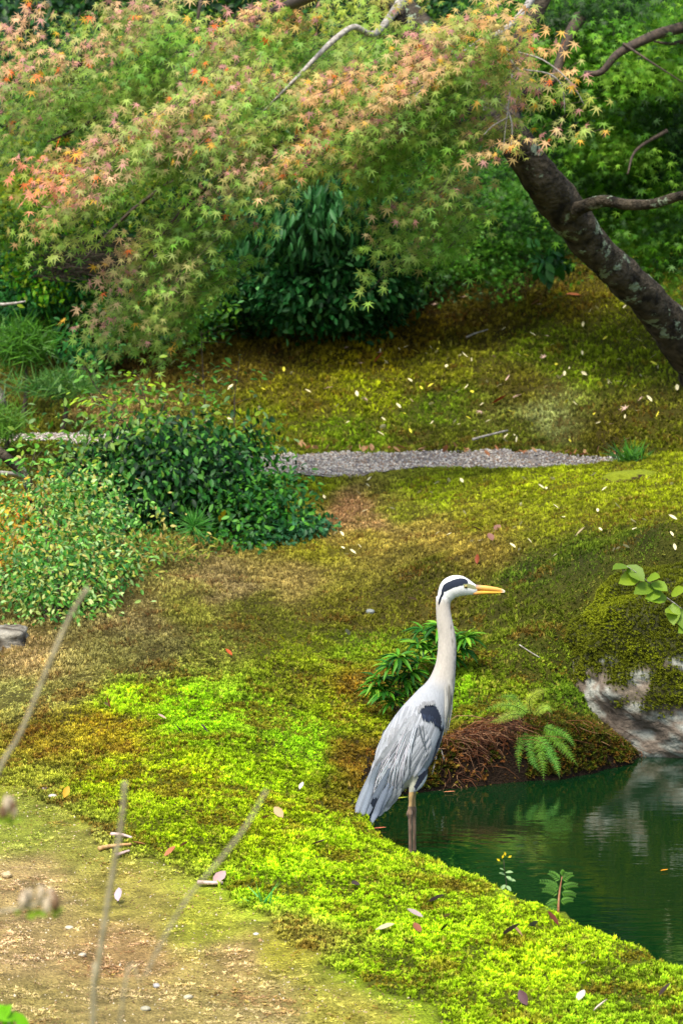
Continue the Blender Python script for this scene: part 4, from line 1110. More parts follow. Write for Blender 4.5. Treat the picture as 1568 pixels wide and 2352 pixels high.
g = vnoise(LP[:, 0] * 9, LP[:, 1] * 9, LP[:, 2] * 9, 7)
cl = cl * (1 + rs.uniform(-.28, .28, len(cl)) + .2 * g)[:, None]
warm = rs.uniform(0, 1, len(cl)) < .03; red_here = wr[:, 0] > .35
red_here &= LT < .35
cl[warm & red_here] = lin((210, 105, 40)); pk = (rs.uniform(0, 1, len(cl)) < .16) & red_here; cl[pk] = lin((186, 132, 120)) * rs.uniform(.7, 1.1, pk.sum())[:, None]
yl = (rs.uniform(0, 1, len(cl)) < .05); cl[yl & red_here] = lin((205, 160, 50))
v, f = join(TW); tag(mesh_obj('twigs', v, f, m_dark, maple), kind='stuff')
foliage(maple, MAPLE, LP, LF, LN, LS, np.clip(cl * 1.12, .004, .9), m_leafA, 300)

# ---- maples and evergreens behind
def leafy_tree(name, label, trunk_pts, rad, blobs, size, pal, tpl, seed, mat=m_leafA, limbs=(), cr=.11, cl_=(14, 22), single=0, cat='tree', flatn=.5, hang=.5):
    rs = np.random.default_rng(seed)
    tp = px_path(trunk_pts); g0 = tp[0].copy(); g0[2] = float(H(g0[0], g0[1])) - .05
    root = empty(name, g0, label, cat)
    tube('trunk', np.vstack([g0, tp]), [rad * 1.3] + list(np.linspace(rad, rad * .35, len(tp))), m_bark, root, seg=14, n=50, rough=.15, seed=seed)
    for L in limbs:
        tube('limb', px_path(L[0]), np.linspace(L[1], L[1] * .35, len(L[0])), m_dark, root, seg=8, n=30, rough=.15, seed=seed)
    p, cn, bi = blob_points(blobs, rs, cl_, cr); n = len(p)
    k = p[:, 2] > H(p[:, 0], p[:, 1]) + .02; p, cn, bi = p[k], cn[k], bi[k]; n = len(p)
    fwd = norm(cn * .3 + rs.normal(0, .5, (n, 3)) + np.array([-.2, -.1, -hang])); nrm = norm(rs.normal(0, .4, (n, 3)) + np.array([0, -.5, .4 + flatn]))
    pal = lin(np.array(pal, float)); clus = fbm(p[:, 0] * 2.5, p[:, 1] * 2.5, p[:, 2] * 5, seed, 3)
    tint = pal[np.clip(((clus * 1.3 + .5) * len(pal) + rs.normal(0, .8, n)).astype(int), 0, len(pal) - 1)] * (1 + rs.uniform(-.25, .25, n) + .3 * clus)[:, None]
    foliage(root, tpl, p, fwd, nrm, size * rs.uniform(.6, 1.25, n), np.clip(tint, .003, .9), mat, single)
    return root
G1 = [(34,70,8),(56,104,12),(76,130,16),(96,150,28),(130,176,50)]
leafy_tree('green_maple', 'green maple with fine leaves filling the upper right behind the leaning trunk', [(1760,640,19.0),(1700,400,18.4),(1640,200,18.0),(1600,60,17.6),(1580,-80,17.4)], .12,
    [(1350,60,17.8,140,90,.5,190,0),(1480,160,17.6,160,100,.5,230,-10),(1300,170,17.9,120,90,.4,130,0),(1480,300,17.8,160,90,.5,220,-15),(1400,400,18.0,130,80,.4,170,-15),(1510,530,17.9,110,90,.4,160,-30),
     (1560,600,17.8,60,60,.3,35,-30),(1250,330,18.2,120,90,.4,60,0),(1560,20,17.4,120,90,.4,60,0),(1230,30,18.2,110,70,.4,50,0)], .042, G1, MAPLE, 51,
    limbs=[([(1600,50,17.2),(1568,62,17.1),(1500,82,17.0),(1420,122,16.9),(1380,165,16.9),(1340,168,16.9)], .038), ([(1600,90,17.2),(1540,100,17.1),(1500,95,17.1)], .016), ([(1330,40,17.5),(1300,95,17.3),(1270,180,17.2),(1230,215,17.1)], .04),
           ([(1430,100,16.9),(1490,140,16.8),(1568,190,16.8)], .008), ([(1530,300,17.2),(1460,345,17.1),(1440,400,17.0)], .012)], cr=.13, single=120)
leafy_tree('drooping_maple', 'shaded green maple with drooping feathery sprays over the dark hollow left of the leaning trunk', [(1290,560,21.5),(1240,450,20.6),(1180,300,20.0)], .08,
    [(1130,460,19.2,140,70,.4,130,-10),(1030,540,19.0,90,80,.3,100,-40),(1230,520,19.2,90,60,.3,70,-30),(1025,615,18.9,40,60,.15,44,20),(1150,600,19.0,36,62,.15,40,25),(1100,400,19.4,140,70,.4,90,0),(880,520,19.1,70,40,.3,40,0),(940,590,19.2,60,36,.3,34,0),(1240,580,19.4,60,40,.2,30,0)],
    .030, [(38,80,14),(55,110,20),(70,130,25),(90,145,35)], MAPLE, 52, cr=.09)
leafy_tree('shaded_maple', 'shaded green maple behind the orange sprays at upper left', [(60,760,21.0),(120,400,19.5),(200,100,18.0)], .10,
    [(300,120,19.1,200,120,.5,110,-15),(100,300,19.1,160,120,.5,90,-20),(60,470,18.9,110,90,.4,80,-20),(560,120,19.3,160,90,.5,60,-20),(240,300,19.1,120,90,.4,60,-20),(300,440,18.9,130,60,.4,60,-15),(30,560,19.1,60,60,.3,30,0),(900,330,20.2,170,80,.4,90,0),(800,230,20.4,160,100,.4,90,0),(1000,130,20.5,220,120,.4,130,0)],
    .034, [(50,90,14),(70,115,20),(90,130,20),(110,140,25),(140,150,30)], MAPLE, 53, cr=.13,
    limbs=[([(280,640,17.5),(360,590,17.4),(420,540,17.3)], .02)])
# evergreen wall of far woods
leafy_tree('old_tree', 'thick grey-brown tree trunk behind the maple leaves at the top centre', [(1060,640,22.0),(1000,300,20.5),(930,60,19.6),(860,-60,19.2)], .24,
    [(1000,-60,20.0,300,50,.8,60,0)], .05, [(25,60,22),(40,80,30)], OVAL, 54, mat=m_leafG, cr=.2)

DK = [(18,62,34),(26,84,44),(20,70,30),(38,104,52)]
shrub('camellia_bush', 'dark glossy camellia with large hanging leaves between the maple sprays', 'bush',
    [(760,430,16.6,130,110,.35,120,0),(690,500,16.7,110,80,.3,70,0),(840,400,16.7,90,80,.3,45,0),(600,480,16.9,90,80,.3,50,0),(850,500,17.0,80,60,.3,40,0)], .085, [(30,76,34),(44,98,44),(64,118,60),(34,84,34)], LANCE, 61, single=150, cr=.09, droop=1.2, up=.2, base=(W(760,660,np.float64(20.2))), stem_r=.012, clip_ground=True, nst=3, yoff=1.9)
shrub('evergreen_bush', 'big rounded dark evergreen bush of small leaves at the top of the mossy slope', 'bush',
    [(760,620,18.0,180,100,.5,300,-5),(640,590,18.2,110,90,.4,140,0),(880,610,18.4,90,100,.4,120,0),(730,700,18.1,110,45,.3,90,-5),(860,680,18.6,80,60,.3,60,0),(540,640,18.5,100,70,.4,90,0),(430,700,18.8,120,60,.4,100,0),(620,715,18.6,110,35,.3,70,-3),(800,735,18.5,90,30,.25,60,0),(880,650,18.8,80,70,.3,70,0)], .055, [(16,62,20),(26,84,30),(44,108,46),(20,72,24),(84,140,74)], OVAL, 62, single=100, cr=.08, base=W(760,690,np.float64(20.0)), stem_r=.012, nst=3, yoff=1.0)
shrub('camellia_sprig', 'low camellia sprig of broad leaves just left of the leaning trunk', 'bush', [(1255,592,17.8,40,22,.12,9,0)], .085, [(34,84,28),(50,106,40)], OVAL, 63, single=60, cr=.05, base=W(1262,628,np.float64(20.0)), nst=2, stem_r=.003, yoff=0.8)
shrub('leafy_bush', 'yellow-green leafy bush hanging under the maple at the top of the slope', 'bush',
    [(380,730,17.6,80,50,.3,80,0),(270,700,17.9,90,60,.3,90,0),(180,720,18.2,90,60,.3,90,0),(470,700,17.8,60,60,.3,50,-30),(200,640,18.4,90,60,.3,70,0)], .046, [(50,100,22),(75,125,25),(100,145,35),(36,90,30)], OVAL, 64, m_leafA, single=80, cr=.08, base=W(300,800,np.float64(19.9)), stem_r=.01, yoff=1.3)
shrub('dark_bush', 'dark leafy bush hanging low above the slope at far left', 'bush',
    [(190,790,18.0,50,40,.2,40,0),(110,660,18.4,90,60,.3,80,0),(60,620,18.6,90,50,.3,60,0),(30,700,18.5,60,40,.3,50,0)], .046, [(30,90,30),(44,110,40),(26,76,30),(60,130,50)], OVAL, 65, cr=.08, base=W(150,830,np.float64(19.9)), yoff=0.9)
shrub('bright_bush', 'bright lime-green shrub in the gap below the orange leaves at far left', 'bush', [(110,505,18.2,60,40,.2,45,0),(40,600,18.4,50,40,.2,40,0),(100,650,18.2,60,30,.2,30,0)], .04, [(90,170,20),(120,180,20),(150,180,30)], OVAL, 66, m_leafA, cr=.07, base=W(120,830,np.float64(20.0)), yoff=0.9)
# grey twiggy shrub
rs = np.random.default_rng(9)
o0 = W(200, 800, np.float64(19.8)); o0[2] = float(H(o0[0], o0[1]))
tw = empty('twiggy_shrub', o0, 'grey-brown shrub of bare fine twigs below the maple at left', 'bush')
segs = []
for k in range(420):
    a0 = W(rs.uniform(60, 330), rs.uniform(560, 640), np.float64(rs.uniform(18.7, 19.3))); an = rs.uniform(-.5, .9)
    a1 = a0 + np.array([math.cos(an), rs.uniform(-.3, .1), math.sin(an) * .6]) * rs.uniform(.1, .3)
    segs.append(tube_arrays(smooth_path([a0, (a0 + a1) / 2 + rs.normal(0, .01, 3), a1], 5), [.0028, .0026, .002, .0016, .001], 3))
v, f = join(segs); tag(mesh_obj('twigs', v, f, m_dark, tw), kind='stuff')
for q in ((120, 620), (210, 590), (300, 600)):
    tube('stem', [o0, W(q[0] * .6 + 80, q[1] + 90, np.float64(19.2)), W(q[0], q[1], np.float64(18.9))], [.014, .01, .005], m_dark, tw, seg=6, n=14)

# dense undergrowth that closes the wood behind everything
rs = np.random.default_rng(21)
n = 170000
uy = rs.uniform(19.6, 27.5, n); ux = rs.uniform(-1, 1, n) * (.112 * uy + 2.6)
gz_ = H(ux, uy); gpx, gpy = project(np.stack([ux, uy, gz_], -1))
edge = np.interp(gpx, [-200, 0, 250, 480, 700, 850, 950, 1080, 1200, 1300, 1450, 1568, 1900], [805, 800, 785, 755, 765, 765, 715, 668, 645, 618, 575, 530, 475])
back = (edge + 14 * vnoise(ux * 3, uy * 3, None, 8) - gpy)            # pixels behind the wood edge
k = back > 0; ux, uy, gz_, back = ux[k], uy[k], gz_[k], back[k]; n = len(ux)
# crowns bulge forward above a dark hollow
crown = fbm(ux * 1.2, uy * 1.2, None, 5, 3)
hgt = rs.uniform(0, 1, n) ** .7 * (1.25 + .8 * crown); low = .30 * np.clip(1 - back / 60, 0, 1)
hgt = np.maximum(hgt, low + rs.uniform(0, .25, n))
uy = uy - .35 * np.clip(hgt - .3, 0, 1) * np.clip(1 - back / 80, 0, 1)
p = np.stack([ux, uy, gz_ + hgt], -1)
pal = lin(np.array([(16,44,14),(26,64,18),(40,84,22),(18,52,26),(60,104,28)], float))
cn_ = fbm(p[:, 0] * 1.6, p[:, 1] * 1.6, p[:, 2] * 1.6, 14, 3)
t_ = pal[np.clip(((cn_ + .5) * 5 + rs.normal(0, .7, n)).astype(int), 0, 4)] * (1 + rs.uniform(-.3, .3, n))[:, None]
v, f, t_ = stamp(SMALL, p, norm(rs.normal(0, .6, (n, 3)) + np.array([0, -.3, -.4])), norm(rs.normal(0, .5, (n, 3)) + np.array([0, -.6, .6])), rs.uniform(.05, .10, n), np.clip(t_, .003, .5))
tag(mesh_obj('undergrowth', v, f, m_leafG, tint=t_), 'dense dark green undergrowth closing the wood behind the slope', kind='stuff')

# ---- bank: hanging brown roots, moss on the cut, fallen debris
rs = np.random.default_rng(31)
def bank_points(x0, x1, n, lo, hi):
    px_ = rs.uniform(x0, x1, n)
    wl = Wz(px_, np.interp(px_, [800, 872, 900, 990, 1050, 1130, 1200, 1300, 1400, 1480, 1568, 1700], [1885, 1862, 1836, 1818, 1812, 1800, 1792, 1788, 1768, 1745, 1735, 1722]), 0.0)
    q = wl.copy(); q[:, 1] += rs.uniform(lo, hi, n); q[:, 2] = H(q[:, 0], q[:, 1]); return q
m_root = mat_leaf('dead_root_mat', rough=.8, trans=.1, spec=.2)
tops = np.vstack([bank_points(1010, 1200, 450, .0, .14), bank_points(1045, 1180, 450, .0, .16)])
tops2 = bank_points(880, 1560, 160, .03, .14); tops = np.vstack([tops, tops2])
segs, tt = [], []
pal = lin(np.array([(92, 52, 30), (70, 40, 24), (122, 78, 48), (54, 34, 20), (150, 112, 80)], float))
for q in tops:
    L = rs.uniform(.015, .09) * (1.3 if rs.uniform() < .1 else 1); sw = rs.normal(0, 1.0)
    a0 = q + np.array([0, -.004, .012]); a1 = a0 + np.array([sw * L * .5, -.014, rs.uniform(-.3, .15) * L]); a2 = a0 + np.array([sw * L + rs.normal(0, .01), -.02, -rs.uniform(.3, .9) * L])
    v, f = tube_arrays(smooth_path([a0, a1, a2], 5), [.0014, .0013, .0011, .0009, .0005], 3); segs.append((v, f)); tt.append(np.tile(pal[rs.integers(0, 5)] * rs.uniform(.7, 1.3), (len(v), 1)))
v, f = join(segs); tag(mesh_obj('dead_roots', v, f, m_root, tint=np.vstack(tt)), 'matted brown dead roots and needles hanging over the dark cut bank', kind='stuff')
bp_ = bank_points(860, 1560, 20000, -.02, .16)
px_, py_ = project(bp_)
k = (fbm(bp_[:, 0] * 7, bp_[:, 1] * 20, bp_[:, 2] * 12, 3, 3) > np.where((px_ > 1010) & (px_ < 1210), .2, -.3)) & (bp_[:, 2] > .015)
bp_ = bp_[k]; n = len(bp_)
c_ = lin(np.array([(70, 84, 16), (96, 100, 20), (60, 60, 18), (110, 80, 24)], float))[rs.integers(0, 4, n)] * rs.uniform(.6, 1.3, n)[:, None]
s = .014 * rs.uniform(.6, 1.3, n)
gn_scatter('bank_moss', bp_, np.stack([rs.normal(.75, .3, n), rs.normal(0, .3, n), rs.uniform(-.6, .6, n)], -1), np.stack([s, s, s], -1), c_, *fuzz, m_moss, 'dark moss clinging to the cut bank above the water')

# ---- shrubs at the left of the middle ground
shrub('dense_dark_shrub', 'dense very dark green shrub with layered drooping branches, middle of the left side', 'bush',
    [(400,1060,14.9,170,55,.3,150,6),(470,1130,14.8,120,70,.3,130,0),(330,1120,14.8,110,70,.3,110,0),(300,1190,14.7,80,45,.25,80,0),(500,1030,15.0,100,50,.25,100,0),(420,1190,14.9,110,35,.25,60,0),(360,1020,15.0,120,50,.3,90,0),(220,1080,14.9,60,50,.25,50,0)], .042,
    [(14,46,14),(24,70,20),(38,94,28),(14,48,22),(74,128,40)], OVAL, 71, single=120, cr=.07, droop=.9, base=W(400,1270,np.float64(14.9)), stem_r=.013)
shrub('green_shrub', 'mid green leafy shrub right of the dark shrub in front of the gravel path', 'bush',
    [(610,1120,14.9,75,55,.25,90,0),(560,1180,14.7,90,60,.25,90,0),(640,1190,14.8,80,40,.25,60,0),(540,1240,14.5,80,35,.2,50,0)], .036, [(26,76,18),(46,104,24),(74,132,34),(34,86,36)], OVAL, 72, single=80, cr=.065, base=W(590,1260,np.float64(14.7)), stem_r=.006)
shrub('trailing_ivy', 'low trailing patch of blue-green ivy at the right end of the shrubs', 'plant',
    [(700,1215,14.75,80,16,.14,60,8),(650,1240,14.6,70,16,.12,44,-6),(735,1226,14.75,50,12,.1,26,6),(590,1262,14.5,60,14,.1,26,-10)], .034, [(40,92,52),(58,110,70),(36,84,40)], OVAL, 73, single=60, cr=.04, base=W(690,1240,np.float64(14.7)), stem_r=.004)
shrub('light_shrub', 'large loose light green shrub of small oval leaves at the left edge', 'bush',
    [(120,1230,13.5,150,100,.3,190,0),(90,1330,13.1,130,75,.28,170,0),(200,1300,13.2,110,80,.28,130,0),(150,1400,12.9,120,60,.22,110,0),(190,1150,13.8,100,80,.25,90,0),(90,1140,13.9,90,60,.25,36,0),(270,1250,13.6,70,80,.2,36,0),(330,1200,13.8,60,60,.2,20,0)], .027,
    [(66,130,36),(92,156,48),(130,184,80),(46,100,28),(164,200,124),(160,170,60),(56,116,48),(180,170,90)], OVAL, 74, m_leafA, single=300, cr=.075, jit=.4, base=W(130,1450,np.float64(12.9)), stem_r=.006, nst=12, up=.8)
shrub('wispy_shrub', 'wispy pale green shrub with gaps rising over the left end of the gravel path', 'bush',
    [(230,1010,14.8,150,90,.3,30,10),(330,960,14.9,130,90,.3,30,0),(130,1060,14.7,120,70,.3,24,0),(440,960,15.2,110,80,.3,26,0),(560,1010,15.2,110,40,.3,16,0)], .038, [(80,130,26),(110,146,30),(56,104,32),(130,160,40),(120,150,90)], OVAL, 75, m_leafA, single=120, cr=.09, base=W(280,1250,np.float64(14.7)), stem_r=.006, nst=9)
shrub('yellow_shrub', 'low shrub turning yellow and orange at the far left edge', 'bush',
    [(40,1200,14.3,60,35,.2,36,0),(30,1270,13.9,55,40,.2,36,0),(60,1140,14.6,60,30,.2,20,0)], .036, [(205,160,40),(190,180,50),(200,120,40),(120,150,50)], OVAL, 76, m_leafA, single=50, cr=.05, base=W(20,1380,np.float64(13.6)), stem_r=.005)
shrub('yellow_weeds', 'tangle of thin yellow-green weeds at the foot of the dark shrub', 'plant',
    [(350,1270,14.0,90,35,.2,46,0),(280,1330,13.6,70,35,.2,36,0),(430,1275,14.2,60,25,.15,24,0)], .034, [(120,140,40),(160,160,60),(80,120,36),(180,150,70)], LANCE, 77, m_leafA, single=60, cr=.05, base=W(340,1330,np.float64(13.9)), stem_r=.003, nst=10, droop=-.4)
shrub('low_greens', 'low loose green seedlings along the shrub edge above the tan soil', 'plant',
    [(240,1400,13.2,70,26,.15,26,-20),(330,1360,13.6,50,14,.1,14,-20),(450,1320,13.9,50,12,.1,10,-15),(210,1440,12.9,50,20,.1,14,0)], .032, [(90,150,60),(120,170,70),(60,120,40)], OVAL, 78, m_leafA, single=60, cr=.04, base=W(240,1440,np.float64(13.1)), stem_r=.003)

# saplings: thin stem with sparse leaves
def sapling(label, pts, r, leaves, size, pal, seed, tpl=OVAL, spread=.06, group=None, name='sapling'):
    rs = np.random.default_rng(seed); pp = px_path(pts); b0 = pp[0].copy(); b0[2] = float(H(b0[0], b0[1])) - .01
    root = empty(name, b0, label, 'sapling' if name == 'sapling' else 'plant', group)
    path = smooth_path(np.vstack([b0, pp[1:]]), 30)
    tube('stem', path, np.linspace(r, r * .3, 30), m_dark, root, seg=6)
    ps, fs, ns = [], [], []
    for k in range(leaves):
        t = rs.uniform(.35, 1) ** .8; q = path[int(t * 29)]; d_ = norm(np.array([rs.normal(0, 1), rs.normal(0, .7), rs.uniform(-.1, .5)]))
        L = rs.uniform(.02, spread)
        if k % 5 == 0: tube('twig', [q, q + d_ * L * .5 + [0, 0, .005], q + d_ * L], [r * .4, r * .3, r * .2], m_dark, root, seg=4)
        ps.append(q + d_ * L); fs.append(d_ + np.array([0, 0, -.35])); ns.append(np.array([0, -.4, 1]) + rs.normal(0, .35, 3))
    pal = lin(np.array(pal, float)); tint = pal[rs.integers(0, len(pal), leaves)] * rs.uniform(.75, 1.25, leaves)[:, None]
    place_leaf_objects('leaf', tpl, np.array(ps), norm(np.array(fs)), norm(np.array(ns)), size * rs.uniform(.7, 1.2, leaves), tint, m_leafA, root, 5)
    return root
YG = [(130,170,30),(160,190,40),(100,150,30)]; MG = [(60,120,40),(84,140,60),(100,160,50)]
sapling('dark-stemmed sapling slanting over the far left slope with small green leaves', [(350,1200,14.9),(330,1040,15.0),(270,950,15.0),(215,880,15.0),(205,840,15.0)], .006, 42, .036, MG, 81, spread=.12)
sapling('sapling with hanging yellow-green leaflets left of centre, over the gravel path', [(290,1240,14.8),(290,1060,14.9),(265,960,15.0),(225,920,15.0),(200,925,15.0)], .005, 46, .046, YG, 82, LANCE, spread=.11)
sapling('yellow-leaved sapling rising between the two others over the gravel path', [(400,1200,14.8),(360,1010,14.9),(335,920,15.0),(318,860,15.0)], .005, 46, .038, YG, 83, spread=.15)
sapling('tall thin pale-stemmed sapling reaching up to the bushes on the slope', [(470,1180,15.0),(472,980,15.2),(466,850,15.3),(462,760,15.4)], .005, 64, .034, MG, 84, spread=.16)
sapling('straight dark-stemmed sapling in front of the olive slope', [(540,1180,15.0),(538,1000,15.2),(540,900,15.3),(548,845,15.3)], .005, 40, .032, MG, 85, spread=.17)
sapling('light green seedling beside the small slanting trunk at the left edge', [(60,1180,14.4),(62,1120,14.5),(75,1060,14.5),(90,1010,14.6)], .004, 30, .05, [(110,180,50),(84,150,60),(150,200,80)], 86, spread=.10)
sapling('young sapling in front of the gravel path beside the green shrub', [(680,1180,14.9),(676,1120,15.0),(690,1060,15.1)], .003, 24, .032, MG, 87, spread=.08)
sapling('low sprig sprouting alone on the shaded slope at left', [(290,850,19.3),(290,835,19.3),(293,820,19.3)], .004, 26, .05, [(50,120,40),(66,140,40)], 88, spread=.08)

# pine tuft, grassy clumps: needles from a centre
def needle_clump(name, label, px0, py0, Y, n, L, pal, seed, spread=(1, .6, 1), cat='plant', w=.035, single=60, rx=0, ry=0, fwdb=(0, 0, .5)):
    rs = np.random.default_rng(seed); c = W(px0, py0, np.float64(Y)); g0 = c.copy(); g0[2] = float(H(c[0], c[1]))
    root = empty(name, g0, label, cat)
    p = c + np.stack([rs.normal(0, rx, n), rs.normal(0, rx, n), rs.normal(0, ry, n)], -1)
    d_ = norm(rs.normal(0, 1, (n, 3)) * np.array(spread) + np.array(fwdb)); nr = norm(rs.normal(0, .6, (n, 3)) + np.array([0, -.7, .7]))
    pal = lin(np.array(pal, float)); tint = pal[rs.integers(0, len(pal), n)] * rs.uniform(.7, 1.3, n)[:, None]
    tpl = (NEEDLE[0] * np.array([w / .035, 1, 1]), NEEDLE[1])
    foliage(root, tpl, p, d_, nr, L * rs.uniform(.6, 1.2, n), tint, m_leafA, single)
    if c[2] - g0[2] > .05 and n > 400:
        tube('stem', [g0 - np.array([0, 0, .03]), (g0 + c) / 2 + np.array([.03, 0, 0]), c], [.02, .014, .008], m_dark, root, seg=6, n=12)
    return root
needle_clump('young_pine', 'bright green young pine with soft long needles at the far left of the slope', 50, 795, 18.4, 1500, .12, [(64,118,20),(84,136,30),(52,96,20)], 91, (1, .6, .8), 'tree', rx=.085, ry=.055, fwdb=(0, -.2, .4), single=80)
needle_clump('grass_clump', 'fine dark green grass clump below the young pine at far left', 140, 890, 18.0, 900, .12, [(50,100,30),(66,110,40),(80,120,40)], 92, (1, .6, .5), 'grass', rx=.12, ry=.03, fwdb=(0, 0, .5))
needle_clump('fern_clump', 'bright green feathery clump at the extreme left edge above the path', 5, 980, 16.6, 700, .10, [(74,120,22),(92,134,34)], 93, (1, .6, .8), 'plant', rx=.07, ry=.05, fwdb=(.2, 0, .4))
needle_clump('pine_seedling', 'small pine seedling with radiating needles under the dark shrub', 445, 1210, 14.25, 160, .11, [(60,130,40),(80,140,50)], 94, (1, .7, .8), 'plant', rx=.006, ry=.006, w=.02)
needle_clump('fern_tuft', 'small bright fern tuft on the mossy hump at right below the gravel path', 1445, 1062, 15.6, 170, .125, [(66,124,28),(86,140,36),(50,100,30)], 95, (1, .6, .6), 'fern', rx=.03, ry=.01, fwdb=(0, 0, .7))
needle_clump('grass_tuft', 'blue-green grass tuft sprouting from the bright moss at lower centre', 607, 2085, float(hit(607, 2085)[0, 1]), 16, .085, [(90,170,70),(110,180,90)], 96, (.8, .4, .3), 'grass', rx=.008, ry=.002, w=.03, single=16, fwdb=(.1, 0, 1))

# hump with dark soil under the fern tuft
c = hit(1455, 1098)[0]
p, d, f = boulder('hump', c + np.array([0, 0, -.02]), np.array([.15, .11, .055]), '', 9, 60, 30)
nz_ = fbm(p[..., 0] * 20, p[..., 1] * 20, p[..., 2] * 20, 9, 3)
cc = np.where((d[..., 2] + nz_ * .8 > .35)[..., None], lin((110, 120, 20)), lin((58, 42, 24)) * (1 + nz_[..., None]))
tag(mesh_obj('moss_hump', p.reshape(-1, 3), f, m_rock, tint=cc.reshape(-1, 3), origin=c), 'small dark earthy hump at right, just below the gravel path, under the fern tuft', 'mound')

# ---- leafy plants behind the heron
def whorl_plant(label, centres, seed, Y, base):
    rs = np.random.default_rng(seed); b0 = hit(*base)[0]
    root = empty('leafy_plant', b0, label, 'plant')
    ps, fs, ns, sz = [], [], [], []
    for cx, cy in centres:
        c_ = W(cx, cy, np.float64(Y + rs.uniform(-.06, .06)))
        tube('stem', [b0 + rs.normal(0, .01, 3) * [1, 1, 0], (b0 + c_) / 2 + rs.normal(0, .008, 3), c_], [.003, .0026, .002], m_dark, root, seg=5, n=10)
        for k in range(24):
            a = 2.4 * k; el = rs.uniform(-.25, .75); d_ = np.array([math.cos(a) * math.cos(el), math.sin(a) * math.cos(el) * .8, math.sin(el)])
            ps.append(c_ + d_ * .004); fs.append(d_); ns.append(np.array([0, 0, 1]) - d_ * .3 + rs.normal(0, .2, 3)); sz.append(rs.uniform(.05, .085))
    ps, fs, ns = np.array(ps), norm(np.array(fs)), norm(np.array(ns)); n_ = len(ps)
    pal = lin(np.array([(50,112,20),(80,142,28),(120,168,44),(34,84,22)], float)); tint = pal[rs.integers(0, 4, n_)] * rs.uniform(.75, 1.2, n_)[:, None]
    place_leaf_objects('leaf', (LANCE[0] * np.array([.8, 1, 1.5]), LANCE[1]), ps, fs, ns, sz, tint, m_leafG, root, 8)
whorl_plant('upper leafy evergreen plant of whorled narrow leaves behind the heron neck', [(970,1448),(1000,1470),(1045,1462),(1058,1490),(985,1500),(1030,1510),(1010,1440),(960,1480),(1070,1465)], 101, 11.75, (1010, 1545))
whorl_plant('lower leafy evergreen plant of curled narrow leaves left of the heron neck', [(900,1530),(870,1562),(925,1560),(885,1590),(940,1545),(905,1612),(950,1580),(960,1525),(915,1510),(862,1582)], 102, 11.35, (915, 1640))

# ---- fern on the bank
def frond(parent, pts, width, seed, c1, c2, n=24):
    rs = np.random.default_rng(seed); path = smooth_path(px_path(pts), n); t = norm(np.gradient(path, axis=0))
    segs = [tube_arrays(path, np.linspace(.0016, .0006, n), 4)]; cols = [np.tile(lin((90, 120, 40)), (len(segs[0][0]), 1))]
    tv, tf = T_oval(.34, .2, .1)
    for i in range(2, n):
        u = i / (n - 1); L = width * math.sin(math.pi * min(1, u * .82 + .2)) ** .8
        for sg in (-1, 1):
            side = norm(np.cross(t[i], np.array([0, -1.0, .45]))) * sg
            d_ = norm(side + t[i] * .45 + rs.normal(0, .07, 3) + np.array([0, 0, -.12])); nr = norm(np.array([0, -1, .5]) + rs.normal(0, .15, 3))
            # a pinna is itself a little comb of leaflets
            m_ = 5; qs = path[i] + d_ * (np.linspace(.08, 1, m_) * L)[:, None]
            for s2 in (-1, 1):
                sd2 = norm(np.cross(d_, nr)) * s2
                f2 = norm(sd2 * .8 + d_ * .6); v_, f_, t_ = stamp((tv, tf), qs, np.tile(f2, (m_, 1)), np.tile(nr, (m_, 1)), L * .30 * np.linspace(1, .4, m_), np.tile((lin(c1) * (1 - u) + lin(c2) * u) * rs.uniform(.8, 1.2), (m_, 1)))
                segs.append((v_, f_)); cols.append(t_)
    v, f = join(segs)
    mesh_obj('frond', v, f, m_leafA, parent, tint=np.vstack(cols))
fb = W(1222, 1652, np.float64(11.38)); fb[2] = float(H(fb[0], fb[1]))
fern = empty('bank_fern', fb, 'bright green fern hanging over the cut bank right of the heron', 'fern')
LG, MGc, YY = (140, 192, 56), (112, 172, 36), (186, 202, 64)
for k, (pts, w, a_, b_) in enumerate([([(1222,1650,11.38),(1190,1625,11.33),(1150,1620,11.28),(1105,1634,11.24)], .032, LG, LG), ([(1222,1650,11.38),(1180,1640,11.3),(1150,1652,11.24),(1120,1662,11.2)], .026, LG, YY),
        ([(1222,1652,11.38),(1215,1610,11.34),(1235,1590,11.3),(1262,1585,11.26)], .026, YY, YY), ([(1222,1652,11.38),(1240,1630,11.32),(1255,1625,11.28),(1268,1640,11.2)], .024, YY, LG),
        ([(1222,1655,11.36),(1200,1690,11.25),(1190,1730,11.16),(1192,1775,11.13)], .034, MGc, MGc), ([(1224,1655,11.36),(1235,1700,11.24),(1245,1750,11.13),(1248,1798,11.09)], .042, (136,190,44), MGc),
        ([(1226,1655,11.36),(1265,1690,11.24),(1300,1725,11.16),(1328,1762,11.12)], .040, (130,186,44), MGc), ([(1226,1655,11.36),(1260,1672,11.26),(1300,1690,11.2),(1322,1720,11.16)], .034, (120,180,50), (120,200,60)),
        ([(1224,1655,11.36),(1215,1700,11.24),(1222,1745,11.15),(1240,1775,11.1)], .036, MGc, (100,185,60)), ([(1226,1655,11.36),(1252,1710,11.22),(1275,1750,11.14),(1285,1790,11.1)], .038, (100,185,60), (130,205,70)),
        ([(1222,1650,11.38),(1185,1605,11.36),(1160,1600,11.34),(1130,1608,11.3)], .024, LG, (104,166,50))]):
    frond(fern, pts, w * (.62 if k > 3 else .85), 110 + k, a_, b_)

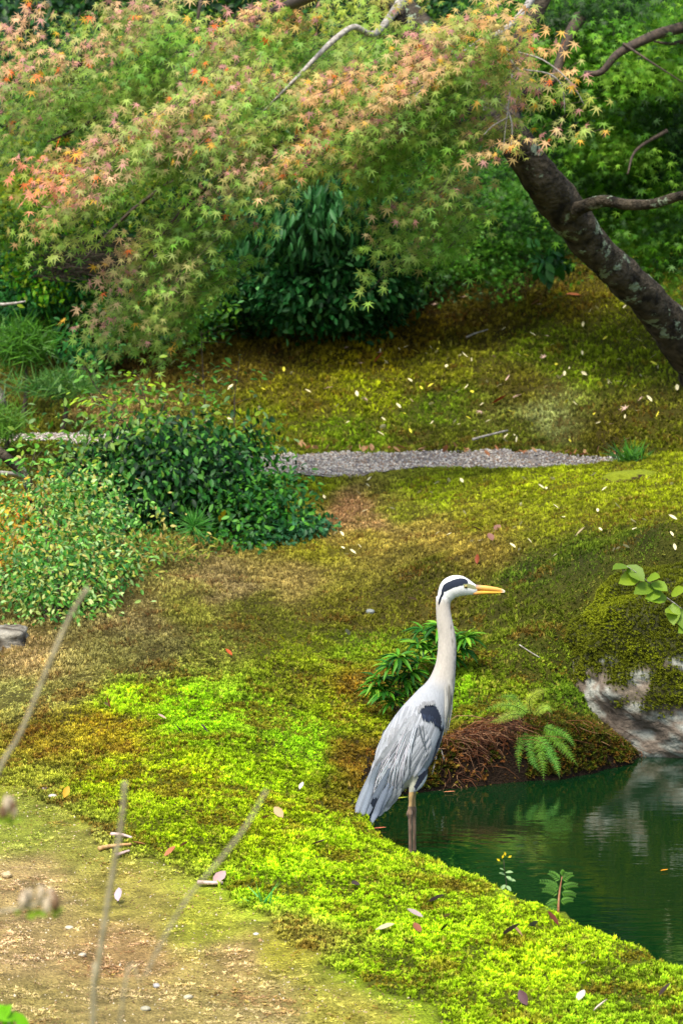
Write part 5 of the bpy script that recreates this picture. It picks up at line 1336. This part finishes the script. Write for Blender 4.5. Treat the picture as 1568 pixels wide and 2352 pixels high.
# ---- leafy branch reaching in over the boulder
sb = W(1830, 1700, np.float64(11.55)); sb[2] = float(H(sb[0], sb[1]))
spr = empty('leafy_branch', sb, 'thin branch of fresh green toothed leaves reaching in from the right over the boulder', 'branch')
sp_pts = px_path([(1700,1560,11.3),(1620,1450,11.2),(1560,1396,11.15),(1510,1358,11.1),(1470,1322,11.06),(1438,1300,11.04)])
tube('stem', np.vstack([sb, sp_pts]), [.008, .005, .0035, .0028, .0022, .0016, .001], m_twig, spr, seg=6, n=40)
LV = [(1445,1302,1408,1300),(1440,1298,1478,1330),(1468,1320,1424,1336),(1500,1345,1458,1358),(1495,1338,1530,1352),(1515,1352,1488,1376),(1530,1372,1486,1370),(1545,1385,1545,1432),(1560,1396,1568,1440),(1540,1365,1568,1352),(1555,1410,1530,1400),(1590,1430,1560,1450),(1580,1420,1600,1385),(1485,1330,1510,1322)]
ps = np.array([W(a, b_, np.float64(11.08)) for a, b_, _, _ in LV]); pe = np.array([W(c_, d_, np.float64(11.02)) for _, _, c_, d_ in LV])
rs = np.random.default_rng(5)
tint = lin(np.array([(134,160,30),(116,148,28),(104,134,26)], float))[rs.integers(0, 3, len(LV))]
place_leaf_objects('leaf', T_oval(.62, .16, .12), ps, norm(pe - ps), norm(np.array([0, -.7, .8]) + rs.normal(0, .2, (len(LV), 3))), np.linalg.norm(pe - ps, axis=1) * 1.0, tint, m_leafA, spr, 4)

# ---- seedlings at the pond edge
def gp(px_, py_):
    q = hit(px_, py_)[0]
    if q[2] < .04: q = Wz(px_, py_ + 8, .085); q[2] = .07
    return q
b0 = gp(1160, 2048); yY = b0[1]
sd_ = empty('flowering_seedling', b0, 'slim seedling with tiny yellow flowers at the moss edge above the water', 'plant')
tube('stem', np.vstack([b0, px_path([(1162,2030,yY),(1158,2000,yY),(1156,1975,yY)])]), [.0016, .0013, .001, .0008], m_dark, sd_, seg=5, n=12)
LL = [(1160,2010,1142,2000),(1162,2012,1172,2018),(1160,2004,1182,2000),(1165,2020,1194,2022),(1160,2032,1146,2046),(1158,2000,1148,1992),(1162,2034,1172,2044)]
ps = np.array([W(a, b_, np.float64(yY)) for a, b_, _, _ in LL]); pe = np.array([W(c_, d_, np.float64(yY - .02)) for _, _, c_, d_ in LL])
place_leaf_objects('leaf', OVAL, ps, norm(pe - ps), norm(np.array([[0, -.6, 1.0]] * len(LL))), .026, lin(np.array([(150,180,120)] * len(LL), float)), m_leafA, sd_, 2)
fl = np.array([W(a, b_, np.float64(yY)) for a, b_ in ((1152,1972),(1160,1966),(1166,1970),(1148,1978))])
place_leaf_objects('flower', SMALL, fl, norm(np.array([[.4, 0, 1], [-.2, 0, 1], [.8, 0, .5], [-.7, 0, .5]])), norm(np.array([[0, -1, .3]] * 4)), .013, lin(np.array([(235, 200, 20)] * 4, float)), m_leafA, sd_, 1)
b0 = gp(1281, 2098); yY = b0[1]
cy = empty('cypress_seedling', b0, 'tiny flat-leaved cypress seedling at the moss edge against the dark water', 'plant')
stp = np.vstack([b0, px_path([(1282,2070,yY),(1284,2050,yY),(1286,2035,yY),(1290,2012,yY)])])
tube('stem', stp, [.004, .0035, .003, .0022, .001], mat_noise('reddish_stem_mat', lin((150, 95, 60)), lin((190, 140, 100)), scale=80), cy, seg=6, n=14)
for k, (ax, ay, bx, by) in enumerate([(1286,2036,1242,2026),(1286,2036,1322,2034),(1284,2052,1248,2046),(1285,2050,1318,2056),(1288,2022,1262,2006),(1288,2022,1312,2010),(1290,2014,1296,2004),(1283,2066,1258,2078),(1283,2070,1312,2068),(1282,2084,1256,2086),(1286,2042,1256,2034)]):
    A, B_ = W(ax, ay, np.float64(yY)), W(bx, by, np.float64(yY - .01)); m_ = 7; q = A + (B_ - A) * np.linspace(.15, 1, m_)[:, None] + np.array([0, 0, .004]) * np.sin(np.linspace(0, 3, m_))[:, None]
    segs = [tube_arrays(smooth_path([A, (A + B_) / 2 + [0, 0, .003], B_], 6), np.linspace(.0012, .0005, 6), 3)]; cols = [np.tile(lin((66, 120, 44)), (len(segs[0][0]), 1))]
    d_ = norm(B_ - A)
    for sg in (-1, 1):
        sd2 = norm(np.cross(d_, [0, -1, .3])) * sg
        v_, f_, t_ = stamp(LANCE, q, norm(np.tile(sd2 * .8 + d_ * .7, (m_, 1))), np.tile(norm(np.array([0, -1, .4])), (m_, 1)), np.linspace(.015, .008, m_), np.tile(lin((96, 144, 44)), (m_, 1))); segs.append((v_, f_)); cols.append(t_)
    v, f = join(segs); mesh_obj('spray', v, f, m_leafA, cy, tint=np.vstack(cols))

# ---- stump and slanting trunk at the left edge
def block(name, label, cat, c, r, c1, c2, seed, parent=None, rot=0):
    p, d, f = boulder(name, np.zeros(3), np.array(r), '', seed, 48, 26, squash=5 if cat == 'stump' else 2.3)
    nz_ = fbm(p[..., 0] / r[0] * 3, p[..., 1] / r[0] * 3, p[..., 2] / r[0] * 3, seed, 4)
    cc = lin(c1) * (.5 + nz_[..., None] * 1.2).clip(0, 1) + lin(c2) * (.5 - nz_[..., None] * 1.2).clip(0, 1)
    ca, sa = math.cos(rot), math.sin(rot); q = p.copy(); q[..., 0] = p[..., 0] * ca - p[..., 1] * sa; q[..., 1] = p[..., 0] * sa + p[..., 1] * ca
    return tag(mesh_obj(name, (q + np.asarray(c)).reshape(-1, 3), f, m_rock, parent, tint=cc.reshape(-1, 3), origin=c), label, cat)
c = hit(12, 1492)[0]
block('tree_stump', 'cut grey tree stump at the left edge beside the light green shrub', 'stump', c + np.array([-.03, .05, .03]), (.115, .10, .055), (150, 145, 130), (70, 62, 50), 3)
c = hit(70, 1130)[0]; lt = empty('small_tree', W(110,1165,np.float64(14.6)) * [1, 1, 0] + [0, 0, float(H(*W(110,1165,np.float64(14.6))[:2]))], 'small slanting lichened trunk with a white dead branch at the left edge', 'tree')
b_0 = loc_of(lt)
tube('trunk', np.vstack([b_0 - [0, 0, .03], px_path([(60,1100,14.6),(20,1055,14.6),(-60,990,14.6),(-160,880,14.6)])]), [.028, .024, .024, .022, .018], m_bark, lt, seg=12, n=40, rough=.2)
tube('branch', px_path([(62,1102,14.58),(40,1090,14.5),(10,1086,14.45),(-60,1080,14.4)]), [.01, .010, .009, .006], m_twig, lt, seg=8, n=16)
m_pale = m_twig
dbq = px_path([(-420,790,18.0),(-200,725,17.6),(-80,705,17.2),(-10,700,17.2),(30,697,17.2),(60,692,17.2)])
g0 = dbq[0].copy(); g0[2] = float(H(g0[0], g0[1]))
db = empty('dead_branch', g0, 'bare pale dead branch poking in at the left edge above the young pine', 'branch')
tube('branch', np.vstack([g0, dbq]), [.02, .018, .016, .014, .010, .008, .004], m_pale, db, seg=6, n=24)
c = hit(2, 950)[0]
block('pale_rock', 'pale grey rock at the left edge above the gravel path', 'rock', c + np.array([-.06, 0, .05]), (.10, .10, .12), (150, 145, 135), (90, 84, 72), 17)

# ---- foreground dry stems, far out of focus
m_dry = mat_noise('dry_stem_mat', lin((120, 112, 84)), lin((156, 146, 116)), scale=40, bump=.2)
def dry_stem(label, pts, r):
    pp = px_path(pts); b0 = np.array([pp[0][0], pp[0][1], float(H(pp[0][0], pp[0][1]))])
    o = empty('dry_stalk', b0, label, 'stalk')
    tube('stem', np.vstack([b0 - [0, 0, .02], pp]), list(np.linspace(r, r * .8, len(pp) + 1)), m_dry, o, seg=8, n=40)
    return o
s1 = dry_stem('thick blurred dry stalk leaning up along the left edge to beside the light shrub', [(-620,4200,3.3),(-120,2100,3.3),(-10,1790,3.3),(50,1680,3.3),(120,1510,3.3),(165,1410,3.3),(203,1350,3.3)], .0030)
s2 = dry_stem('upright blurred dry stalk, middle one of three at lower left', [(150,4300,3.2),(212,2400,3.2),(222,2250,3.2),(250,2060,3.2),(278,1900,3.2),(288,1795,3.2)], .0034)
s3 = dry_stem('thin faint blurred dry stalk leaning right, rightmost of three at lower left', [(100,4300,3.0),(270,2400,3.0),(330,2250,3.0),(420,2080,3.0),(510,1970,3.0),(570,1890,3.0),(612,1815,3.0)], .0018)
def seed_head(label, cx, cy, Y, R, seed, stem):
    rs = np.random.default_rng(seed); c = W(cx, cy, np.float64(Y)); pp = px_path(stem); b0 = np.array([pp[0][0], pp[0][1], float(H(pp[0][0], pp[0][1]))])
    root = empty('dry_flower_head', b0, label, 'flower')
    tube('stem', np.vstack([b0, pp, c]), [.003, .0028] + [.002] * (len(pp) - 1) + [.002], m_dry, root, seg=6, n=30)
    for k in range(16):
        d_ = norm(np.array([rs.normal(0, 1.0), rs.normal(0, .5), abs(rs.normal(0, .5))])); q = c + d_ * R * np.array([.8, .8, .5])
        p, d, f = boulder('x', q, np.array([.2, .2, .38]) * R, '', seed + k, 14, 9, squash=2)
        cc = lin((176, 160, 132)) if k % 3 else lin((112, 88, 64))
        mesh_obj('seed_pod', p.reshape(-1, 3), f, m_rock, root, tint=np.tile(cc, (p.size // 3, 1)))
    q = c + np.stack([rs.normal(0, R * .5, 14), rs.normal(0, R * .3, 14), np.full(14, -R * .45)], -1)
    place_leaf_objects('sepal', SMALL, q, norm(rs.normal(0, 1, (14, 3)) * [1, .4, .2] + [0, 0, -.2]), norm(np.array([[0, -1, .3]] * 14)), R * .5, lin(np.array([(130, 160, 30)] * 14, float)), m_leafA, root, 1)
seed_head('blurred brown and white dry flower head near the lower left corner', 90, 2075, 3.2, .023, 201, [(-900,4300,3.2),(-500,2600,3.2),(-120,2160,3.2)])
seed_head('blurred pale dry flower head cut by the left edge', -2, 1862, 3.2, .021, 202, [(-1100,4300,3.15),(-700,2600,3.2),(-200,1960,3.2)])
c = W(25, 2318, np.float64(4.6)); b0 = np.array([-.6, 4.6, float(H(-.6, 4.6))])
gl = empty('green_sprout', b0, 'blurred bright green leaves in the lower left corner', 'plant')
tube('stem', [b0, [-.55, 4.6, .6], c], [.003, .0025, .002], m_dry, gl, seg=6, n=12)
q = np.tile(c, (5, 1)) + rng.normal(0, .012, (5, 3))
place_leaf_objects('leaf', OVAL, q, norm(np.array([[1, 0, -.3], [-1, 0, .6], [.2, 0, -1], [-.6, 0, -.6], [.7, -.2, -.9]])), norm(np.array([[0, -1, .5]] * 5)), .04, lin(np.array([(120, 190, 20)] * 5, float)), m_leafA, gl, 1)

# ---- fallen leaves, stones, twigs
m_fall = mat_leaf('fallen_leaf_mat', rough=.6, trans=.1, spec=.25)
fl_cache = {}
def fallen(label, px_, py_, s, colr, seed, group=None, tpl='oval', cat='fallen leaf', name='fallen_leaf', lift=.010):
    rs = np.random.default_rng(seed); q = hit(px_, py_)[0]
    key = (tpl, tuple(colr))
    if key not in fl_cache:
        T = {'oval': T_oval(.5, -.25, .22), 'long': T_oval(.22, -.3, .2), 'maple': MAPLE}[tpl]
        me = bpy.data.meshes.new(name); me.from_pydata(T[0].tolist(), [], T[1].tolist()); me.update()
        a = me.color_attributes.new('tint', 'FLOAT_COLOR', 'POINT'); a.data.foreach_set('color', np.tile(np.append(lin(colr), 1.0), len(T[0])))
        me.polygons.foreach_set('use_smooth', np.ones(len(me.polygons), bool)); me.materials.append(m_fall); fl_cache[key] = me
    o = bpy.data.objects.new(name, fl_cache[key]); COL.objects.link(o)
    o.location = (q[0], q[1], q[2] + lift); an = rs.uniform(0, 6.28)
    o.rotation_euler = (rs.normal(.35, .25), rs.normal(0, .3), an); o.scale = (s, s, s)
    return tag(o, label, cat, group)
PALE, YEL, BRN, PNK, ORG = (225, 215, 165), (215, 205, 60), (120, 72, 52), (205, 170, 150), (200, 95, 45)
near = [('mauve-grey curled dead leaf on bright moss, nearest below the heron', 715, 1950, .045, (120,84,84)), ('dark brown folded leaf on the moss left of the seedlings', 825, 2040, .04, (84,66,62)), ('grey-mauve flat leaf on the moss below the dark folded leaf', 980, 2085, .05, (128,100,108)),
        ('pale curled leaf right of centre on the lower moss', 972, 2118, .045, (190,170,165)), ('small pinkish leaf standing up in the lower moss', 1020, 2118, .035, (176,130,110)), ('cream oval leaf lying flat on the lower moss', 862, 2148, .05, (205,190,150)),
        ('reddish brown leaf beside the dark scrap on the lower moss', 965, 2155, .04, (150,90,60)), ('dark scrap of leaf on the lower moss', 1012, 2152, .035, (50,34,30)), ('large grey-brown leaf beside the round tan one', 1150, 2162, .055, (110,92,84)),
        ('round tan leaf on the moss near the pond edge', 1200, 2164, .04, (190,150,100)), ('dark leaf with a pale edge near the cypress seedling', 1225, 2142, .048, (104,100,104)), ('red-brown curled leaf just below the cypress seedling', 1282, 2140, .045, (110,56,36)),
        ('cream leaf on the moss right of the tan leaf', 1335, 2226, .04, (215,195,165)), ('mauve leaf at the lower right corner of the moss', 1512, 2300, .045, (170,130,140)), ('pale stone-like leaf at the bottom right', 1325, 2310, .04, (220,205,180)), ('pale leaf at the bottom beside the stone-like one', 1362, 2332, .04, (225,205,185)),
        ('dark upright leaf at the bottom of the moss', 1210, 2325, .045, (96,66,70)), ('pinkish leaf on the moss edge beside the thin stem, lower centre', 490, 2040, .055, (200,165,160)), ('pale mauve leaf on the tan soil between the dry stems', 272, 2083, .045, (200,180,190)),
        ('orange-brown leaf standing in the moss right of the middle dry stem', 335, 1952, .04, (190,130,80)), ('orange leaf standing in the moss edge below the pink twigs', 377, 1978, .04, (190,120,80)), ('small brown leaf in the moss above the pink twigs', 412, 1955, .03, (170,110,80)),
        ('mauve-brown leaf in the upper moss at left', 420, 1692, .04, (110,80,90)), ('purple dead leaf in the upper moss', 478, 1690, .035, (110,84,96)), ('rust leaf in the upper moss at left', 255, 1638, .045, (180,100,50)), ('cream leaf beside the rust leaf', 250, 1632, .035, (225,200,160)),
        ('pale stone-like leaf in the middle of the moss', 650, 1888, .05, (200,165,120)), ('brown leaf beside the pale one, middle of the moss', 598, 1892, .035, (170,115,80)), ('cream leaf in the moss left of the heron tail', 688, 1822, .03, (225,215,190)), ('pinkish leaf high in the moss', 382, 1658, .03, (215,175,160)),
        ('orange leaf at left beside the white stone', 148, 1842, .04, (215,160,40)), ('lone yellow leaf on the olive rise left of the heron', 654, 1480, .035, (225,220,30)), ('orange-red leaf on the olive rise', 533, 1514, .035, (200,90,40)), ('red leaf on the rise above the heron head', 1095, 1305, .04, (140,62,28)),
        ('pale scrap on the rise left of the heron neck', 800, 1468, .045, (190,185,165)), ('pinkish scrap left of the heron head', 958, 1386, .04, (185,150,120)), ('mauve leaf among three on the plateau, upper', 1135, 1225, .055, (150,110,90)), ('mauve leaf among three on the plateau, lower', 1130, 1250, .055, (140,100,84)),
        ('pale leaf on the plateau at right', 1320, 1238, .05, (190,170,130)), ('brown curled leaf on the plateau at left of the three', 1107, 1228, .045, (120,84,66)), ('yellow heart-shaped leaf lying on the ivy', 644, 1196, .09, (225,190,30)), ('yellow leaf beside the heart-shaped one on the ivy', 622, 1190, .07, (215,180,40)), ('yellow leaf under the green shrub', 505, 1248, .07, (225,195,30)),
        ('orange leaf on the upper slope left', 858, 838, .08, (170,90,40)), ('orange-red leaf in the middle of the slope', 1128, 936, .09, (165,70,40)), ('tan leaf at the top of the slope', 1218, 706, .07, (200,150,100)), ('orange upright leaf at the top of the slope near the trunk', 1332, 682, .08, (190,110,60))]
for k, (lab, a_, b_, s_, c_) in enumerate(near):
    lift_ = .10 if ('ivy' in lab or 'under the green shrub' in lab) else .012
    fallen(lab, a_, b_, s_ * 1.15, tuple(.88 * np.array(c_)), 300 + k, lift=lift_)
rs = np.random.default_rng(77)
spots = [(rs.uniform(830, 1560), rs.uniform(690, 1030)) for _ in range(165)] + [(rs.uniform(330, 830), rs.uniform(860, 1010)) for _ in range(30)]
k = 0
for a_, b_ in spots:
    if rs.uniform() > (1.0 if b_ > 780 else .45): continue
    if rs.uniform() < .75:
        a_ = a_ + 60 * float(vnoise(a_ / 70, b_ / 40)); b_ = min(1030, b_ + 30 * float(vnoise(a_ / 70 + 9, b_ / 40)))
    q = rs.uniform(); c_ = PALE if q < .55 else (YEL if q < .82 else PNK); s_ = rs.uniform(.026, .052)
    lg = rs.uniform() < .3
    zone = 'left part' if a_ < 850 else ('shaded upper part' if b_ < 780 else ('lower edge' if b_ > 950 else ('middle right' if a_ > 1220 else 'middle')))
    cn2 = {PALE: 'cream', YEL: 'yellow', PNK: 'pinkish'}[c_]; sh = 'narrow' if lg else ('star-shaped' if c_ is PNK else 'oval')
    fallen('small %s %s fallen leaf on the %s of the slope beyond the path' % (cn2, sh, zone), a_, b_, s_, c_, 500 + k, '%s %s leaves on the %s of the slope' % (cn2, sh, zone), tpl='maple' if (c_ is PNK and not lg) else ('long' if lg else 'oval'), lift=.034); k += 1
for a_, b_ in [(rs.uniform(690, 1560), rs.uniform(1095, 1290)) for _ in range(60)]:
    zone = ('far ' if b_ < 1160 else 'near ') + ('left part' if a_ < 950 else ('middle' if a_ < 1250 else 'right part'))
    fallen('small cream fallen leaf on the %s of the low moss plateau' % zone, a_, b_, rs.uniform(.02, .04), PALE, 800 + k, 'cream leaves on the %s of the plateau' % zone, lift=.014); k += 1
for a_, b_ in [(x_, float(np.interp(x_, [560, 800, 1100, 1400], [1033, 1044, 1051, 1055])) + rs.normal(0, 3)) for x_ in rs.uniform(570, 1440, 60)]:
    zone = 'left third' if a_ < 850 else ('middle' if a_ < 1150 else 'right third')
    fallen('orange-tan dead leaf drifted along the %s of the gravel path edge' % zone, a_, b_ + 3, rs.uniform(.03, .065), (186, 142, 96) if rs.uniform() < .6 else (160, 104, 64), 1000 + k, 'leaves drifted along the %s of the path edge' % zone, tpl='long' if rs.uniform() < .4 else 'oval', lift=.034); k += 1
# stones
for k, (lab, a_, b_, r_, c1, c2) in enumerate([('white angular stone in the moss at left', 122, 1836, .017, (225,215,205), (190,175,170)), ('pinkish grey stone beside the white one', 105, 1818, .015, (200,180,175), (160,140,140)), ('cream pebble on the tan soil at the left edge', 16, 2016, .022, (215,195,150), (170,150,110)),
        ('pale flat pebble on the tan soil between dry flower head and stem', 160, 2135, .014, (220,210,180), (190,180,150)), ('pale flat pebble near the bottom left', 190, 2197, .014, (215,205,175), (180,165,140)), ('small grey stone by the middle dry stem', 360, 2270, .014, (200,195,185), (150,150,150)),
        ('white pebble on soil right of the stems', 588, 2150, .010, (225,220,210), (190,190,180)), ('cream pebble at the bottom of the soil', 432, 2298, .015, (215,205,170), (180,170,140)), ('blue-grey stone set in the rise left of the heron neck', 850, 1412, .028, (150,155,150), (110,116,110)),
        ('pale grey stone at the moss fringe by the bottom', 335, 2322, .016, (190,185,160), (150,146,120))]):
    q = hit(a_, b_)[0]; block('stone', lab, 'stone', q + [0, 0, r_ * .25], (r_ * .85, r_ * .65, r_ * .4), tuple(.86 * np.array(c1)), c2, 900 + k, rot=k)
# twigs
def twig(label, pts, r, mat, lift=.012, name='fallen_twig'):
    q = np.array([hit(a, b_)[0] for a, b_ in pts]); q[:, 2] += lift
    o = tube(name, q, list(np.linspace(r, r * .6, len(pts))), mat, None, seg=6, n=14, origin=q[0], rough=.25); return tag(o, label, 'twig')
m_pink = mat_noise('pinkish_twig_mat', lin((150, 120, 110)), lin((205, 180, 170)), scale=60)
twig('upper pinkish twig of three across the middle dry stem', [(256,1925),(280,1930),(303,1936)], .007, m_pink)
twig('long tan curved twig of three across the middle dry stem', [(228,1962),(262,1952),(302,1950)], .007, mat_noise('tan_twig_mat', lin((170, 130, 80)), lin((205, 165, 110)), scale=50))
twig('short lower pinkish twig of three across the middle dry stem', [(266,1976),(298,1966)], .006, m_pink)
twig('thick pinkish twig end in the moss edge at lower centre', [(455,2036),(490,2040),(512,2042)], .008, m_pink)
twig('thin bare twig on the rise at right of the heron neck', [(1192,1494),(1215,1508),(1238,1522)], .003, m_twig)
twig('long pale stick on the slope just above the path', [(1085,1022),(1120,1012),(1165,1002)], .009, m_twig, .03)
twig('pale twig on the upper slope', [(1070,788),(1090,780),(1120,770)], .007, m_twig, .03)
twig('thin brown twig on the pond bank behind the heron', [(990,1805),(1008,1790),(1020,1778)], .003, m_twig, .02)
# floating things
for k, (lab, a_, b_, s_, c_) in enumerate([('orange dead leaf floating at the foot of the far bank', 1165, 1783, .085, (200,90,40)), ('pink tapering leaf floating beside the orange one', 1205, 1786, .06, (205,150,130)), ('small orange leaf floating behind the heron legs', 1032, 1820, .045, (200,130,90)),
        ('pale reddish leaf floating by the heron tail', 872, 1904, .05, (200,110,80)), ('yellow-green leaf floating behind the heron leg', 920, 1836, .06, (150,160,50)), ('tiny orange leaf floating on the open water at right', 1526, 2001, .03, (235,150,20))]):
    q = Wz(a_, b_, .004); me_ = T_oval(.3, -.06, .1); v = me_[0] * s_; ang = .15 * (k - 2) - math.pi / 2
    ca, sa = math.cos(ang), math.sin(ang); v = np.stack([v[:, 0] * ca - v[:, 1] * sa, v[:, 0] * sa + v[:, 1] * ca, v[:, 2] + .002], -1) - [s_ / 2, 0, 0]
    tag(mesh_obj('floating_leaf', v + q, me_[1], m_fall, tint=np.tile(lin(c_), (len(v), 1)), origin=q), lab, 'floating leaf')
for o in bpy.data.objects:
    if '_loc' in o: del o['_loc']
